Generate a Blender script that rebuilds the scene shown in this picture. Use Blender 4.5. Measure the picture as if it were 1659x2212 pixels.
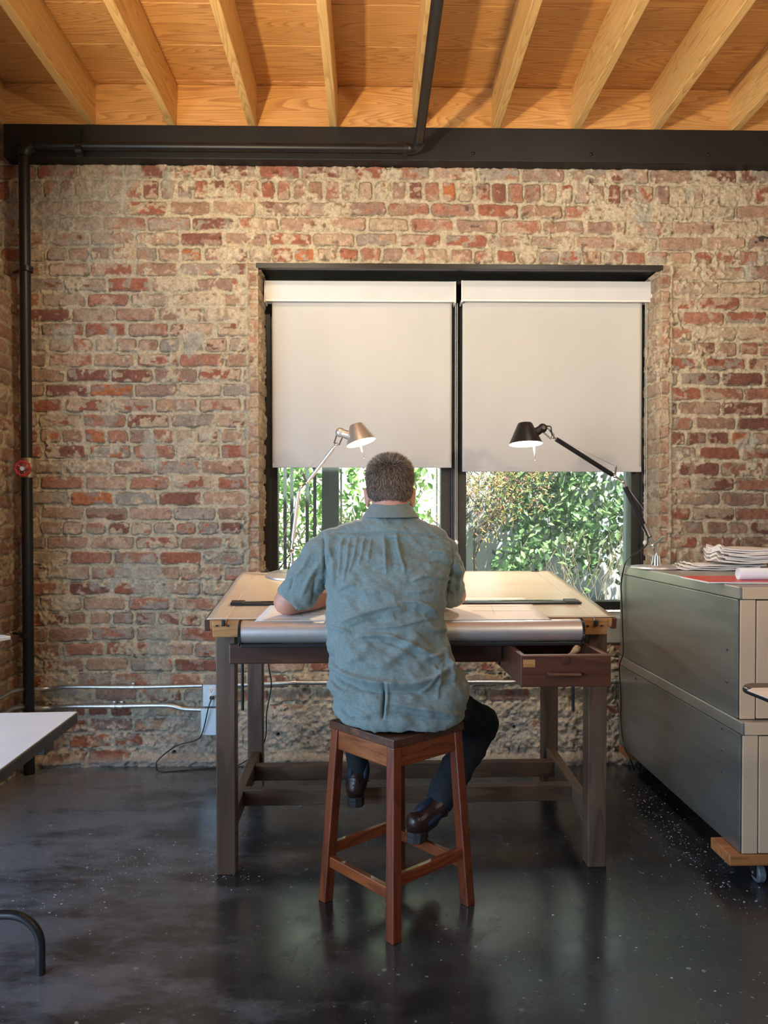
import bpy, bmesh, math, random
import numpy as np
from mathutils import Vector, Matrix, Euler
random.seed(7); np.random.seed(7)
for o in list(bpy.data.objects): bpy.data.objects.remove(o)
scene = bpy.context.scene
COL = scene.collection
PI = math.pi
# ------------------------------------------------------------------ camera
F = 1640.0; CX = 829.5; CY = 1145.0; CH = 1.25
cam_d = bpy.data.cameras.new('camera'); cam = bpy.data.objects.new('camera', cam_d); COL.objects.link(cam)
cam.location = (0, 0, CH); cam.rotation_euler = (math.radians(89.2), 0, math.radians(-1.0))
cam_d.lens = F / 2212 * 36; cam_d.sensor_width = 36; cam_d.sensor_fit = 'AUTO'; cam_d.shift_y = 39 / 2212
cam_d.clip_start = 0.05; cam_d.clip_end = 200
scene.camera = cam
CR = cam.rotation_euler.to_matrix()
# ------------------------------------------------------------------ light and exposure
scene.view_settings.view_transform = 'Standard'; scene.view_settings.look = 'None'
scene.view_settings.gamma = 1; scene.view_settings.use_curve_mapping = False
scene.view_settings.exposure = -0.08
w = bpy.data.worlds.new('world'); scene.world = w; w.use_nodes = True
wn = w.node_tree; bg = wn.nodes['Background']
sky = wn.nodes.new('ShaderNodeTexSky'); sky.sky_type = 'HOSEK_WILKIE'; sky.turbidity = 4; sky.ground_albedo = 0.4
sky.sun_direction = Vector((0.35, -0.45, 1)).normalized()
wn.links.new(sky.outputs[0], bg.inputs[0]); bg.inputs[1].default_value = 5.5

def light(kind, name, loc, energy, color, rot=None, **kw):
    d = bpy.data.lights.new(name, kind); d.energy = energy; d.color = color
    for k, v in kw.items(): setattr(d, k, v)
    o = bpy.data.objects.new(name, d); COL.objects.link(o); o.location = loc
    if rot is not None: o.rotation_euler = rot
    return o
def aim(o, target):
    o.rotation_euler = (Vector(target) - o.location).to_track_quat('-Z', 'Y').to_euler()
s = light('SUN', 'sun', (3, 0, 8), 30.0, (1, 0.95, 0.86), angle=0.01); aim(s, (3 - 0.35, 0.45, 7))
# daylight entering by the big opening in the left wall, behind the camera's left
a = light('AREA', 'left_opening_daylight', (-2.72, -1.25, 1.35), 105, (0.50, 0.73, 1.0), shape='RECTANGLE', size=1.1, size_y=1.5); aim(a, (-0.5, 3.4, 0.55))
a = light('AREA', 'left_opening_skylight', (-2.6, 1.1, 1.3), 75, (0.55, 0.76, 1.0), shape='RECTANGLE', size=2.6, size_y=2.0); aim(a, (0.4, 2.4, 0.5))
# warm fixtures of the room: an uplight behind the camera's left and ceiling spots on the brick
a = light('SPOT', 'warm_uplight', (-1.0, 1.0, 1.95), 330, (1.0, 0.78, 0.46), shadow_soft_size=0.05, spot_size=math.radians(92), spot_blend=0.7); aim(a, (0.35, 2.9, 3.4))
a = light('SPOT', 'warm_uplight', (1.5, 0.4, 1.9), 115, (1.0, 0.78, 0.52), shadow_soft_size=0.08, spot_size=math.radians(120), spot_blend=0.7); aim(a, (0.6, 2.9, 3.4))
a = light('SPOT', 'warm_wall_spot', (-0.45, 2.35, 3.1), 50, (1.0, 0.82, 0.56), shadow_soft_size=0.05, spot_size=math.radians(88), spot_blend=0.9); aim(a, (-1.0, 3.88, 1.75))
a = light('SPOT', 'warm_wall_spot', (1.0, 2.5, 3.1), 26, (1.0, 0.90, 0.74), shadow_soft_size=0.05, spot_size=math.radians(100), spot_blend=0.9); aim(a, (0.8, 3.88, 2.2))
light('POINT', 'warm_room_lamp', (1.7, 0.5, 2.3), 34, (1.0, 0.86, 0.70), shadow_soft_size=0.12)

# ------------------------------------------------------------------ projection helpers (layout only)
def P(px, py, Y):
    d = CR @ Vector(((px - CX) / F, (CY - py) / F, -1))
    t = Y / d.y
    return Vector((d.x * t, Y, CH + d.z * t))
def PZ(px, py, Z):
    d = CR @ Vector(((px - CX) / F, (CY - py) / F, -1))
    t = (Z - CH) / d.z
    return Vector((d.x * t, d.y * t, Z))
CRi = np.array(CR.transposed())
def proj(A):
    A = np.asarray(A, dtype=float) - np.array([0, 0, CH])
    q = A @ CRi.T
    return CX + F * q[..., 0] / -q[..., 2], CY - F * q[..., 1] / -q[..., 2]

# ------------------------------------------------------------------ noise
_T = np.random.RandomState(3).rand(8, 256, 256)
def vn(U, V, sc, seed=0):
    t = _T[seed % 8]; u = U / sc + 17.3 * seed; v = V / sc + 9.7 * seed
    iu = np.floor(u).astype(int); iv = np.floor(v).astype(int); fu = u - iu; fv = v - iv
    fu = fu * fu * (3 - 2 * fu); fv = fv * fv * (3 - 2 * fv)
    a = t[iu % 256, iv % 256]; b = t[(iu + 1) % 256, iv % 256]; c = t[iu % 256, (iv + 1) % 256]; d = t[(iu + 1) % 256, (iv + 1) % 256]
    return (a * (1 - fu) + b * fu) * (1 - fv) + (c * (1 - fu) + d * fu) * fv
def fbm(U, V, sc, seed=0, octv=4):
    r = 0; a = 0.5; tot = 0
    for i in range(octv):
        r = r + a * vn(U, V, sc / 2 ** i, seed + i); tot += a; a *= 0.55
    return r / tot
def sst(a, b, x):
    t = np.clip((x - a) / (b - a), 0, 1); return t * t * (3 - 2 * t)

# ------------------------------------------------------------------ materials
class NT:
    def __init__(s, name):
        s.m = bpy.data.materials.new(name); s.m.use_nodes = True; s.t = s.m.node_tree
        s.b = s.t.nodes['Principled BSDF']; s.out = s.t.nodes['Material Output']
    def n(s, ty, ins=None, **kw):
        nd = s.t.nodes.new('ShaderNode' + ty)
        for k, v in kw.items(): setattr(nd, k, v)
        for k, v in (ins or {}).items():
            if hasattr(v, 'node') and hasattr(v, 'is_linked'): s.t.links.new(v, nd.inputs[k])
            else: nd.inputs[k].default_value = v
        return nd
    def l(s, a, b): s.t.links.new(a, b)
    def obj(s): return s.n('TexCoord').outputs['Object']
    def ramp(s, fac, stops, interp='LINEAR'):
        r = s.n('ValToRGB', {0: fac}); r.color_ramp.interpolation = interp
        e = r.color_ramp.elements
        while len(e) < len(stops): e.new(0.5)
        for i, (p, c) in enumerate(stops):
            e[i].position = p; e[i].color = (c, c, c, 1) if isinstance(c, (int, float)) else tuple(c) + (1,)
        return r.outputs[0]
    def mix(s, fac, a, b, mode='MIX'):
        m = s.n('Mix', None, data_type='RGBA', blend_type=mode)
        for k, v in ((0, fac), (6, a), (7, b)):
            if hasattr(v, 'is_linked'): s.l(v, m.inputs[k])
            else: m.inputs[k].default_value = v if isinstance(v, (int, float)) and k == 0 else tuple(v) + (1,)
        return m.outputs[2]
    def math(s, op, a, b=0.0, c=None):
        ins = {0: a, 1: b}
        if c is not None: ins[2] = c
        return s.n('Math', ins, operation=op).outputs[0]
    def scale(s, vec, sc, loc=(0, 0, 0)):
        return s.n('Mapping', {0: vec, 'Scale': sc, 'Location': loc}).outputs[0]
    def noise(s, vec, sc, det=3, rough=0.55, out=0):
        return s.n('TexNoise', {'Vector': vec, 'Scale': sc, 'Detail': det, 'Roughness': rough}).outputs[out]
    def bump(s, h, st=0.3, dist=0.002):
        b = s.n('Bump', {'Height': h, 'Strength': st, 'Distance': dist}); s.l(b.outputs[0], s.b.inputs['Normal'])
    def col(s, v):
        if hasattr(v, 'is_linked'): s.l(v, s.b.inputs['Base Color'])
        else: s.b.inputs['Base Color'].default_value = tuple(v) + (1,)
    def set(s, **kw):
        for k, v in kw.items():
            k = {'rough': 'Roughness', 'metal': 'Metallic', 'spec': 'Specular IOR Level', 'coat': 'Coat Weight', 'sheen': 'Sheen Weight', 'coatr': 'Coat Roughness'}[k]
            if hasattr(v, 'is_linked'): s.l(v, s.b.inputs[k])
            else: s.b.inputs[k].default_value = v

def M(name, c, rough=0.5, metal=0.0, var=0.12, nsc=25, bump=0.0, bdist=0.001, **kw):
    t = NT(name); o = t.obj(); f = t.noise(o, nsc, 4)
    c1 = tuple(x * (1 - var) for x in c); c2 = tuple(min(1, x * (1 + var)) for x in c)
    t.col(t.ramp(f, [(0.3, c1), (0.7, c2)])); t.set(rough=rough, metal=metal, **kw)
    if bump: t.bump(t.noise(o, nsc * 6, 3), bump, bdist)
    return t.m

def wood(name, light_c, dark_c, axis='X', rings=22, rough=0.5, knots=0.0, fig=1.0, coat=0.0, wear=None, bstr=0.15, ringw=0.55):
    t = NT(name); o = t.obj()
    rnd = t.n('ObjectInfo').outputs['Random']
    pl = t.n('Attribute', None, attribute_name='plank').outputs['Fac']
    off = t.math('ADD', t.math('MULTIPLY', rnd, 31.0), t.math('MULTIPLY', pl, 57.0))
    sep = t.n('SeparateXYZ', {0: o})
    k = {'X': (0, 1, 2), 'Y': (1, 0, 2), 'Z': (2, 0, 1)}[axis]
    along = t.math('ADD', sep.outputs[k[0]], off)
    cb = t.n('CombineXYZ', {0: along, 1: t.math('ADD', sep.outputs[k[1]], t.math('MULTIPLY', off, 0.37)), 2: sep.outputs[k[2]]}).outputs[0]
    v1 = t.scale(cb, (0.9 * fig, 7.0, 7.0))
    nz = t.noise(v1, 1.0, 2.0, 0.45)
    val = t.math('MULTIPLY', nz, float(rings))
    kn = None
    if knots:
        vk = t.scale(cb, (1.7, 4.2, 4.2))
        vo = t.n('TexVoronoi', {'Vector': vk, 'Scale': 1.0, 'Randomness': 1.0}, feature='F1')
        kd = vo.outputs['Distance']
        kr = t.n('SeparateColor', {0: vo.outputs['Color']}).outputs[0]
        on = t.math('LESS_THAN', kr, knots)
        warp = t.math('MULTIPLY', t.math('EXPONENT', t.math('MULTIPLY', kd, -7.0)), 5.5)
        val = t.math('ADD', val, t.math('MULTIPLY', warp, on))
        ks = t.n('MapRange', {0: kd, 1: 0.15, 2: 0.08, 3: 0.0, 4: 1.0}, clamp=True).outputs[0]
        kn = t.math('MULTIPLY', ks, on)
    sn = t.math('FRACT', val)
    ring = t.ramp(sn, [(0.0, 0.0), (0.5, 0.25), (0.86, 1.0), (0.96, 0.75), (1.0, 0.0)])
    fib = t.noise(t.scale(cb, (5, 160, 160)), 1.0, 3, 0.6)
    big = t.noise(t.scale(cb, (0.7, 2.2, 2.2)), 1.0, 2)
    fac = t.math('ADD', t.math('MULTIPLY', ring, ringw), t.math('MULTIPLY', t.math('SUBTRACT', fib, 0.5), 0.55))
    c = t.mix(t.n('Clamp', {0: fac}).outputs[0], light_c, dark_c)
    c = t.mix(0.55, c, t.ramp(big, [(0.3, (0.62, 0.6, 0.58)), (0.7, (1, 1, 1))]), 'MULTIPLY')
    if kn is not None:
        c = t.mix(t.math('MULTIPLY', kn, 0.88), c, tuple(x * 0.16 for x in dark_c))
    if wear:
        wf = t.ramp(t.noise(t.scale(cb, (2, 9, 9)), 1.0, 5, 0.7), [(0.56, 0.0), (0.68, 1.0)])
        c = t.mix(t.math('MULTIPLY', wf, 0.6), c, wear)
    t.col(c); t.set(rough=rough, coat=coat)
    t.bump(t.math('ADD', t.math('MULTIPLY', fib, 0.6), ring), bstr, 0.0008)
    return t.m

def brick_mat():
    t = NT('old_brick'); o = t.obj()
    at = t.n('Attribute', None, attribute_name='Col').outputs['Color']
    n1 = t.noise(o, 90, 5, 0.7); n2 = t.noise(o, 420, 3, 0.6)
    c = t.mix(0.75, at, t.ramp(n1, [(0.25, 0.45), (0.75, 1.28)]), 'MULTIPLY')
    c = t.mix(0.35, c, t.ramp(n2, [(0.3, 0.6), (0.7, 1.25)]), 'MULTIPLY')
    t.col(c); t.set(rough=0.92, spec=0.2)
    t.bump(t.math('ADD', n1, t.math('MULTIPLY', n2, 0.4)), 0.8, 0.004)
    return t.m

MATS = {}
MATS['brick'] = brick_mat()
MATS['ceil_pine'] = wood('ceiling_pine', (0.74, 0.40, 0.135), (0.44, 0.18, 0.05), 'X', 34, 0.5, 0.5, ringw=0.7, fig=0.55)
MATS['joist_pine'] = wood('joist_pine', (0.80, 0.50, 0.18), (0.50, 0.25, 0.075), 'Y', 30, 0.55, 0.3, ringw=0.65, fig=0.6)
MATS['board_wood'] = wood('board_edge_wood', (0.55, 0.27, 0.09), (0.30, 0.12, 0.035), 'X', 14, 0.5, 0.0)
MATS['walnut_z'] = wood('table_wood_upright', (0.150, 0.088, 0.056), (0.066, 0.036, 0.025), 'Z', 9, 0.5, wear=(0.20, 0.14, 0.09))
MATS['walnut_x'] = wood('table_wood_rail', (0.17, 0.095, 0.055), (0.075, 0.04, 0.024), 'X', 9, 0.45, wear=(0.24, 0.14, 0.075))
MATS['walnut_y'] = wood('table_wood_side', (0.20, 0.135, 0.085), (0.09, 0.055, 0.035), 'Y', 9, 0.5, wear=(0.26, 0.18, 0.11))
MATS['apron'] = wood('table_apron_wood', (0.10, 0.040, 0.024), (0.045, 0.018, 0.012), 'X', 9, 0.35, coat=0.15, wear=(0.16, 0.06, 0.02))
MATS['drawer'] = wood('drawer_wood', (0.12, 0.042, 0.022), (0.05, 0.018, 0.012), 'X', 9, 0.4, wear=(0.20, 0.075, 0.025))
MATS['raw_wood'] = wood('raw_wood', (0.5, 0.26, 0.11), (0.30, 0.13, 0.05), 'Y', 10, 0.6)
MATS['stool_z'] = wood('stool_wood_upright', (0.22, 0.046, 0.013), (0.075, 0.016, 0.007), 'Z', 12, 0.3, coat=0.35, wear=(0.36, 0.12, 0.03))
MATS['stool_x'] = wood('stool_wood_rail', (0.30, 0.070, 0.016), (0.080, 0.018, 0.007), 'X', 16, 0.3, coat=0.35, wear=(0.38, 0.14, 0.035))
MATS['stool_seat'] = wood('stool_seat_wood', (0.11, 0.042, 0.022), (0.04, 0.016, 0.010), 'X', 12, 0.3, coat=0.35, wear=(0.28, 0.13, 0.06))
MATS['dolly'] = wood('dolly_wood', (0.55, 0.22, 0.07), (0.20, 0.055, 0.015), 'X', 12, 0.5)
MATS['black_steel'] = M('black_painted_steel', (0.010, 0.010, 0.010), 0.42, 0.2, 0.25, 12, 0.1)
MATS['beam'] = M('beam_black_paint', (0.006, 0.005, 0.005), 0.6, 0.0, 0.3, 8, 0.25)
MATS['frame'] = M('window_frame_black', (0.022, 0.021, 0.020), 0.4, 0.1, 0.2, 20)
MATS['alu'] = M('satin_aluminium', (0.66, 0.64, 0.63), 0.42, 0.75, 0.03, 40)
MATS['alu_shade'] = M('matte_aluminium_shade', (0.62, 0.58, 0.54), 0.42, 0.85, 0.03, 40)
MATS['chrome'] = M('polished_chrome', (0.8, 0.8, 0.8), 0.1, 1.0, 0.02, 40)
MATS['black_plastic'] = M('black_plastic', (0.015, 0.015, 0.016), 0.4, 0, 0.1, 60)
MATS['black_shade'] = M('black_lacquer', (0.009, 0.009, 0.011), 0.4, 0, 0.1, 60)
MATS['white_in'] = M('white_enamel', (0.85, 0.85, 0.83), 0.4, 0, 0.02, 30)
MATS['white_plastic'] = M('white_plastic', (0.78, 0.77, 0.74), 0.35, 0, 0.03, 30)
MATS['cassette'] = M('blind_cassette_white', (0.62, 0.61, 0.61), 0.5, 0, 0.03, 8)
MATS['paper'] = M('drawing_paper', (0.80, 0.76, 0.72), 0.7, 0, 0.05, 9)
MATS['paper_w'] = M('white_paper', (0.80, 0.74, 0.69), 0.8, 0, 0.10, 14, 0.4, 0.004)
MATS['red'] = M('red_cover', (0.70, 0.05, 0.045), 0.35, 0, 0.1, 6)
MATS['galv'] = M('galvanised_conduit', (0.55, 0.57, 0.57), 0.36, 0.9, 0.12, 30)
MATS['box_steel'] = M('box_steel', (0.50, 0.53, 0.56), 0.38, 0.75, 0.08, 20)
MATS['box_bluelit'] = M('bluelit_cover_steel', (0.55, 0.66, 0.75), 0.32, 0.3, 0.05, 10)  # blue daylight tint put into the base colour of the steel
MATS['cab_beige'] = M('beige_enamel', (0.70, 0.50, 0.33), 0.4, 0, 0.05, 4, 0.05)
MATS['cab_shadow'] = M('seam_dark', (0.05, 0.045, 0.04), 0.8)
MATS['rubber'] = M('black_rubber', (0.02, 0.02, 0.022), 0.7, 0, 0.2, 30)
MATS['wheel_grey'] = M('grey_wheel', (0.13, 0.14, 0.16), 0.5, 0, 0.2, 30)
MATS['laminate'] = M('white_laminate', (0.86, 0.88, 0.90), 0.22, 0, 0.04, 3)
MATS['dark_edge'] = M('dark_edge_band', (0.05, 0.05, 0.055), 0.45, 0, 0.3, 30)
MATS['tube_black'] = M('dark_tube', (0.035, 0.034, 0.036), 0.35, 0.4, 0.2, 20)
MATS['brown_top'] = M('dark_brown_laminate', (0.06, 0.035, 0.025), 0.3, 0, 0.2, 10)
MATS['handwheel'] = M('red_handwheel', (0.42, 0.03, 0.035), 0.4, 0, 0.2, 60)
MATS['brass'] = M('dull_bronze', (0.30, 0.24, 0.15), 0.45, 0.7, 0.2, 60)
MATS['skin'] = M('skin', (0.56, 0.27, 0.19), 0.5, 0, 0.10, 14, 0.15, 0.001)
MATS['skin'].node_tree.nodes['Principled BSDF'].inputs['Subsurface Weight'].default_value = 0.08
MATS['skin'].node_tree.nodes['Principled BSDF'].inputs['Subsurface Radius'].default_value = (0.01, 0.004, 0.002)
MATS['jeans'] = M('black_denim', (0.008, 0.012, 0.018), 0.85, 0, 0.3, 60, 0.5, 0.001)
MATS['leather'] = M('brown_leather', (0.038, 0.016, 0.012), 0.30, 0, 0.35, 30, 0.2, 0.001)
MATS['navy'] = M('navy_elastic', (0.010, 0.014, 0.032), 0.7, 0, 0.2, 100)
MATS['sole'] = M('dark_sole', (0.03, 0.026, 0.025), 0.6, 0, 0.2, 30)
MATS['eye'] = M('eye_white', (0.75, 0.73, 0.7), 0.2, 0, 0.02, 30)
MATS['concrete'] = M('grey_concrete_sill', (0.42, 0.42, 0.37), 0.85, 0, 0.2, 12, 0.5, 0.003)
MATS['plaster'] = M('plain_plaster', (0.38, 0.31, 0.25), 0.9, 0, 0.1, 3)
MATS['fence_dark'] = M('dark_green_fence', (0.07, 0.10, 0.09), 0.6, 0, 0.2, 10)
MATS['garden_wall'] = M('grey_render_wall', (0.36, 0.39, 0.42), 0.9, 0, 0.15, 2)
MATS['pale_post'] = M('pale_green_post', (0.50, 0.62, 0.56), 0.6, 0, 0.05, 5)
MATS['gravel'] = M('white_gravel', (0.55, 0.55, 0.53), 0.9, 0, 0.5, 40, 1.0, 0.02)
MATS['bark'] = M('bark', (0.13, 0.10, 0.07), 0.9, 0, 0.3, 30, 0.5, 0.004)
MATS['soil'] = M('dry_soil', (0.20, 0.15, 0.10), 0.95, 0, 0.3, 15, 0.6, 0.01)

def floor_mat():
    t = NT('black_polished_concrete'); o = t.obj()
    a = t.noise(t.scale(o, (1.0, 1.4, 1)), 1.6, 4, 0.55); b = t.noise(o, 9, 6, 0.65)
    c = t.mix(t.ramp(a, [(0.42, 0.0), (0.68, 1.0)]), (0.016, 0.017, 0.019), (0.052, 0.055, 0.062))
    sx = t.n('SeparateXYZ', {0: o}); left_sheen = t.math('ADD', t.math('MULTIPLY', sx.outputs[0], -0.55), t.math('MULTIPLY', t.math('SUBTRACT', t.noise(t.scale(o, (1, 2.2, 1)), 2.2, 6, 0.7), 0.5), 2.6))
    c = t.mix(t.math('MULTIPLY', t.ramp(left_sheen, [(0.22, 0.0), (0.66, 1.0)]), 0.9), c, (0.155, 0.168, 0.195))  # daylight sheen painted into the colour towards the left, broken up by noise
    c = t.mix(t.math('MULTIPLY', t.ramp(b, [(0.35, 0.0), (0.8, 1.0)]), 0.35), c, (0.07, 0.075, 0.08))
    # paint specks, thicker in random zones
    sp = t.n('TexVoronoi', {'Vector': o, 'Scale': 26.0, 'Randomness': 1.0}); rs = t.n('SeparateColor', {0: sp.outputs['Color']}).outputs[0]
    size = t.math('MULTIPLY', t.math('POWER', rs, 9.0), 0.21)
    wob = t.math('MULTIPLY', t.math('SUBTRACT', t.noise(o, 130, 2), 0.5), 0.22)
    spk = t.math('LESS_THAN', t.math('ADD', sp.outputs['Distance'], wob), size)
    sp2 = t.n('TexVoronoi', {'Vector': o, 'Scale': 75.0, 'Randomness': 1.0}); rs2 = t.n('SeparateColor', {0: sp2.outputs['Color']}).outputs[1]
    spk2 = t.math('LESS_THAN', t.math('ADD', sp2.outputs['Distance'], wob), t.math('MULTIPLY', t.math('POWER', rs2, 10.0), 0.26))
    zone = t.ramp(t.noise(o, 1.3, 3), [(0.40, 0.12), (0.60, 1.0)])
    s = t.math('MULTIPLY', t.math('MAXIMUM', spk, spk2), zone)
    c = t.mix(t.math('MULTIPLY', s, 0.75), c, (0.42, 0.43, 0.42))
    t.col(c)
    r = t.n('MapRange', {0: b, 1: 0.3, 2: 0.75, 3: 0.16, 4: 0.34}).outputs[0]
    t.set(rough=r, spec=0.9, coat=0.35, coatr=0.22); t.bump(t.noise(o, 60, 4), 0.05, 0.002)
    return t.m
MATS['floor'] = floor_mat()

def brushed(name, c):
    t = NT(name); o = t.obj()
    n = t.noise(t.scale(o, (1, 0.6, 5)), 3.0, 6, 0.6); sc = t.noise(t.scale(o, (40, 2, 60)), 2.0, 4, 0.7)
    c0 = t.ramp(n, [(0.3, tuple(x * 0.8 for x in c)), (0.75, tuple(x * 1.15 for x in c))])
    c0 = t.mix(t.ramp(sc, [(0.62, 0.0), (0.72, 0.4)]), c0, tuple(min(1, x * 1.7) for x in c))
    t.col(c0); t.set(rough=t.n('MapRange', {0: n, 3: 0.26, 4: 0.44}).outputs[0], metal=0.75)
    t.bump(n, 0.05, 0.002); return t.m
MATS['cab_grey'] = brushed('worn_grey_steel', (0.33, 0.335, 0.31))
MATS['cab_edge'] = brushed('worn_steel_edge', (0.47, 0.46, 0.41))

def blind_mat():
    t = NT('blind_fabric'); o = t.obj()
    weave = t.noise(t.scale(o, (900, 60, 200)), 1.0, 2)
    st = t.noise(t.scale(o, (1.5, 1, 0.6)), 2.0, 3)
    t.col(t.ramp(st, [(0.3, (0.57, 0.55, 0.53)), (0.7, (0.62, 0.605, 0.58))])); t.set(rough=0.85, spec=0.1)
    t.bump(weave, 0.1, 0.0005)
    tr = t.n('BsdfTranslucent', {0: (0.80, 0.72, 0.62, 1)})
    mx = t.n('MixShader', {0: 0.10, 1: t.b.outputs[0], 2: tr.outputs[0]}); t.l(mx.outputs[0], t.out.inputs[0])
    return t.m
MATS['blind'] = blind_mat()
MATS['black_gloss'] = M('glossy_black', (0.02, 0.022, 0.02), 0.06, 0, 0.05, 10)

def glass_mat():
    t = NT('window_glass')
    tr = t.n('BsdfTransparent', {0: (0.93, 0.96, 0.95, 1)}); gl = t.n('BsdfGlossy', {'Roughness': 0.02})
    lw = t.n('LayerWeight', {0: 0.25}); f = t.math('MULTIPLY', lw.outputs['Fresnel'], 0.8)
    mx = t.n('MixShader', {0: f, 1: tr.outputs[0], 2: gl.outputs[0]})
    # veiling glare of the pane, put in as a thin pale translucent layer
    du = t.n('BsdfTranslucent', {0: (0.9, 0.93, 0.92, 1)}); m2 = t.n('MixShader', {0: 0.045, 1: mx.outputs[0], 2: du.outputs[0]}); t.l(m2.outputs[0], t.out.inputs[0]); return t.m
MATS['glass'] = glass_mat()

def emis(name, c, st):
    t = NT(name); t.b.inputs['Emission Color'].default_value = tuple(c) + (1,); t.b.inputs['Emission Strength'].default_value = st; t.col(c); return t.m
MATS['bulb_warm'] = emis('bulb_warm', (1, 0.82, 0.55), 60); MATS['bulb_cool'] = emis('bulb_cool', (1, 0.97, 0.92), 60)

def shirt_mat():
    t = NT('linen_shirt'); o = t.obj()
    w1 = t.noise(t.scale(o, (500, 200, 60)), 1.0, 3); w2 = t.noise(t.scale(o, (60, 200, 500)), 1.0, 3); bgn = t.noise(o, 14, 4)
    f = t.math('ADD', t.math('MULTIPLY', w1, 0.5), t.math('MULTIPLY', w2, 0.5))
    c = t.ramp(f, [(0.35, (0.130, 0.182, 0.182)), (0.65, (0.225, 0.285, 0.28))])
    c = t.mix(0.4, c, t.ramp(bgn, [(0.3, 0.8), (0.7, 1.1)]), 'MULTIPLY')
    t.col(c); t.set(rough=0.85, sheen=0.25, spec=0.2); t.bump(t.math('ADD', f, t.math('MULTIPLY', t.noise(o, 45, 4, 0.7), 1.2)), 0.35, 0.0016); return t.m
MATS['shirt'] = shirt_mat()

def hair_mat():
    t = NT('grey_brown_hair'); at = t.n('Attribute', None, attribute_name='Col').outputs['Color']
    t.col(at); t.set(rough=0.45, spec=0.4); return t.m
MATS['hair'] = hair_mat()

def leaf_mat(name):
    t = NT(name); at = t.n('Attribute', None, attribute_name='Col').outputs['Color']
    t.col(at); t.set(rough=0.45)
    tr = t.n('BsdfTranslucent', {0: at}); mx = t.n('MixShader', {0: 0.45, 1: t.b.outputs[0], 2: tr.outputs[0]}); t.l(mx.outputs[0], t.out.inputs[0]); return t.m
MATS['leaf'] = leaf_mat('leaf')

def cover_mat():
    t = NT('board_cover_vinyl'); o = t.obj()
    n = t.noise(t.scale(o, (1.0, 1.5, 1)), 2.2, 5, 0.6); g = t.noise(t.scale(o, (1, 14, 1)), 3.0, 5, 0.7)
    c = t.ramp(n, [(0.3, (0.60, 0.485, 0.37)), (0.7, (0.70, 0.585, 0.455))])
    c = t.mix(t.ramp(g, [(0.60, 0.0), (0.74, 0.35)]), c, (0.34, 0.27, 0.19))
    t.col(c); t.set(rough=0.16, spec=0.75); return t.m
MATS['cover'] = cover_mat()

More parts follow.
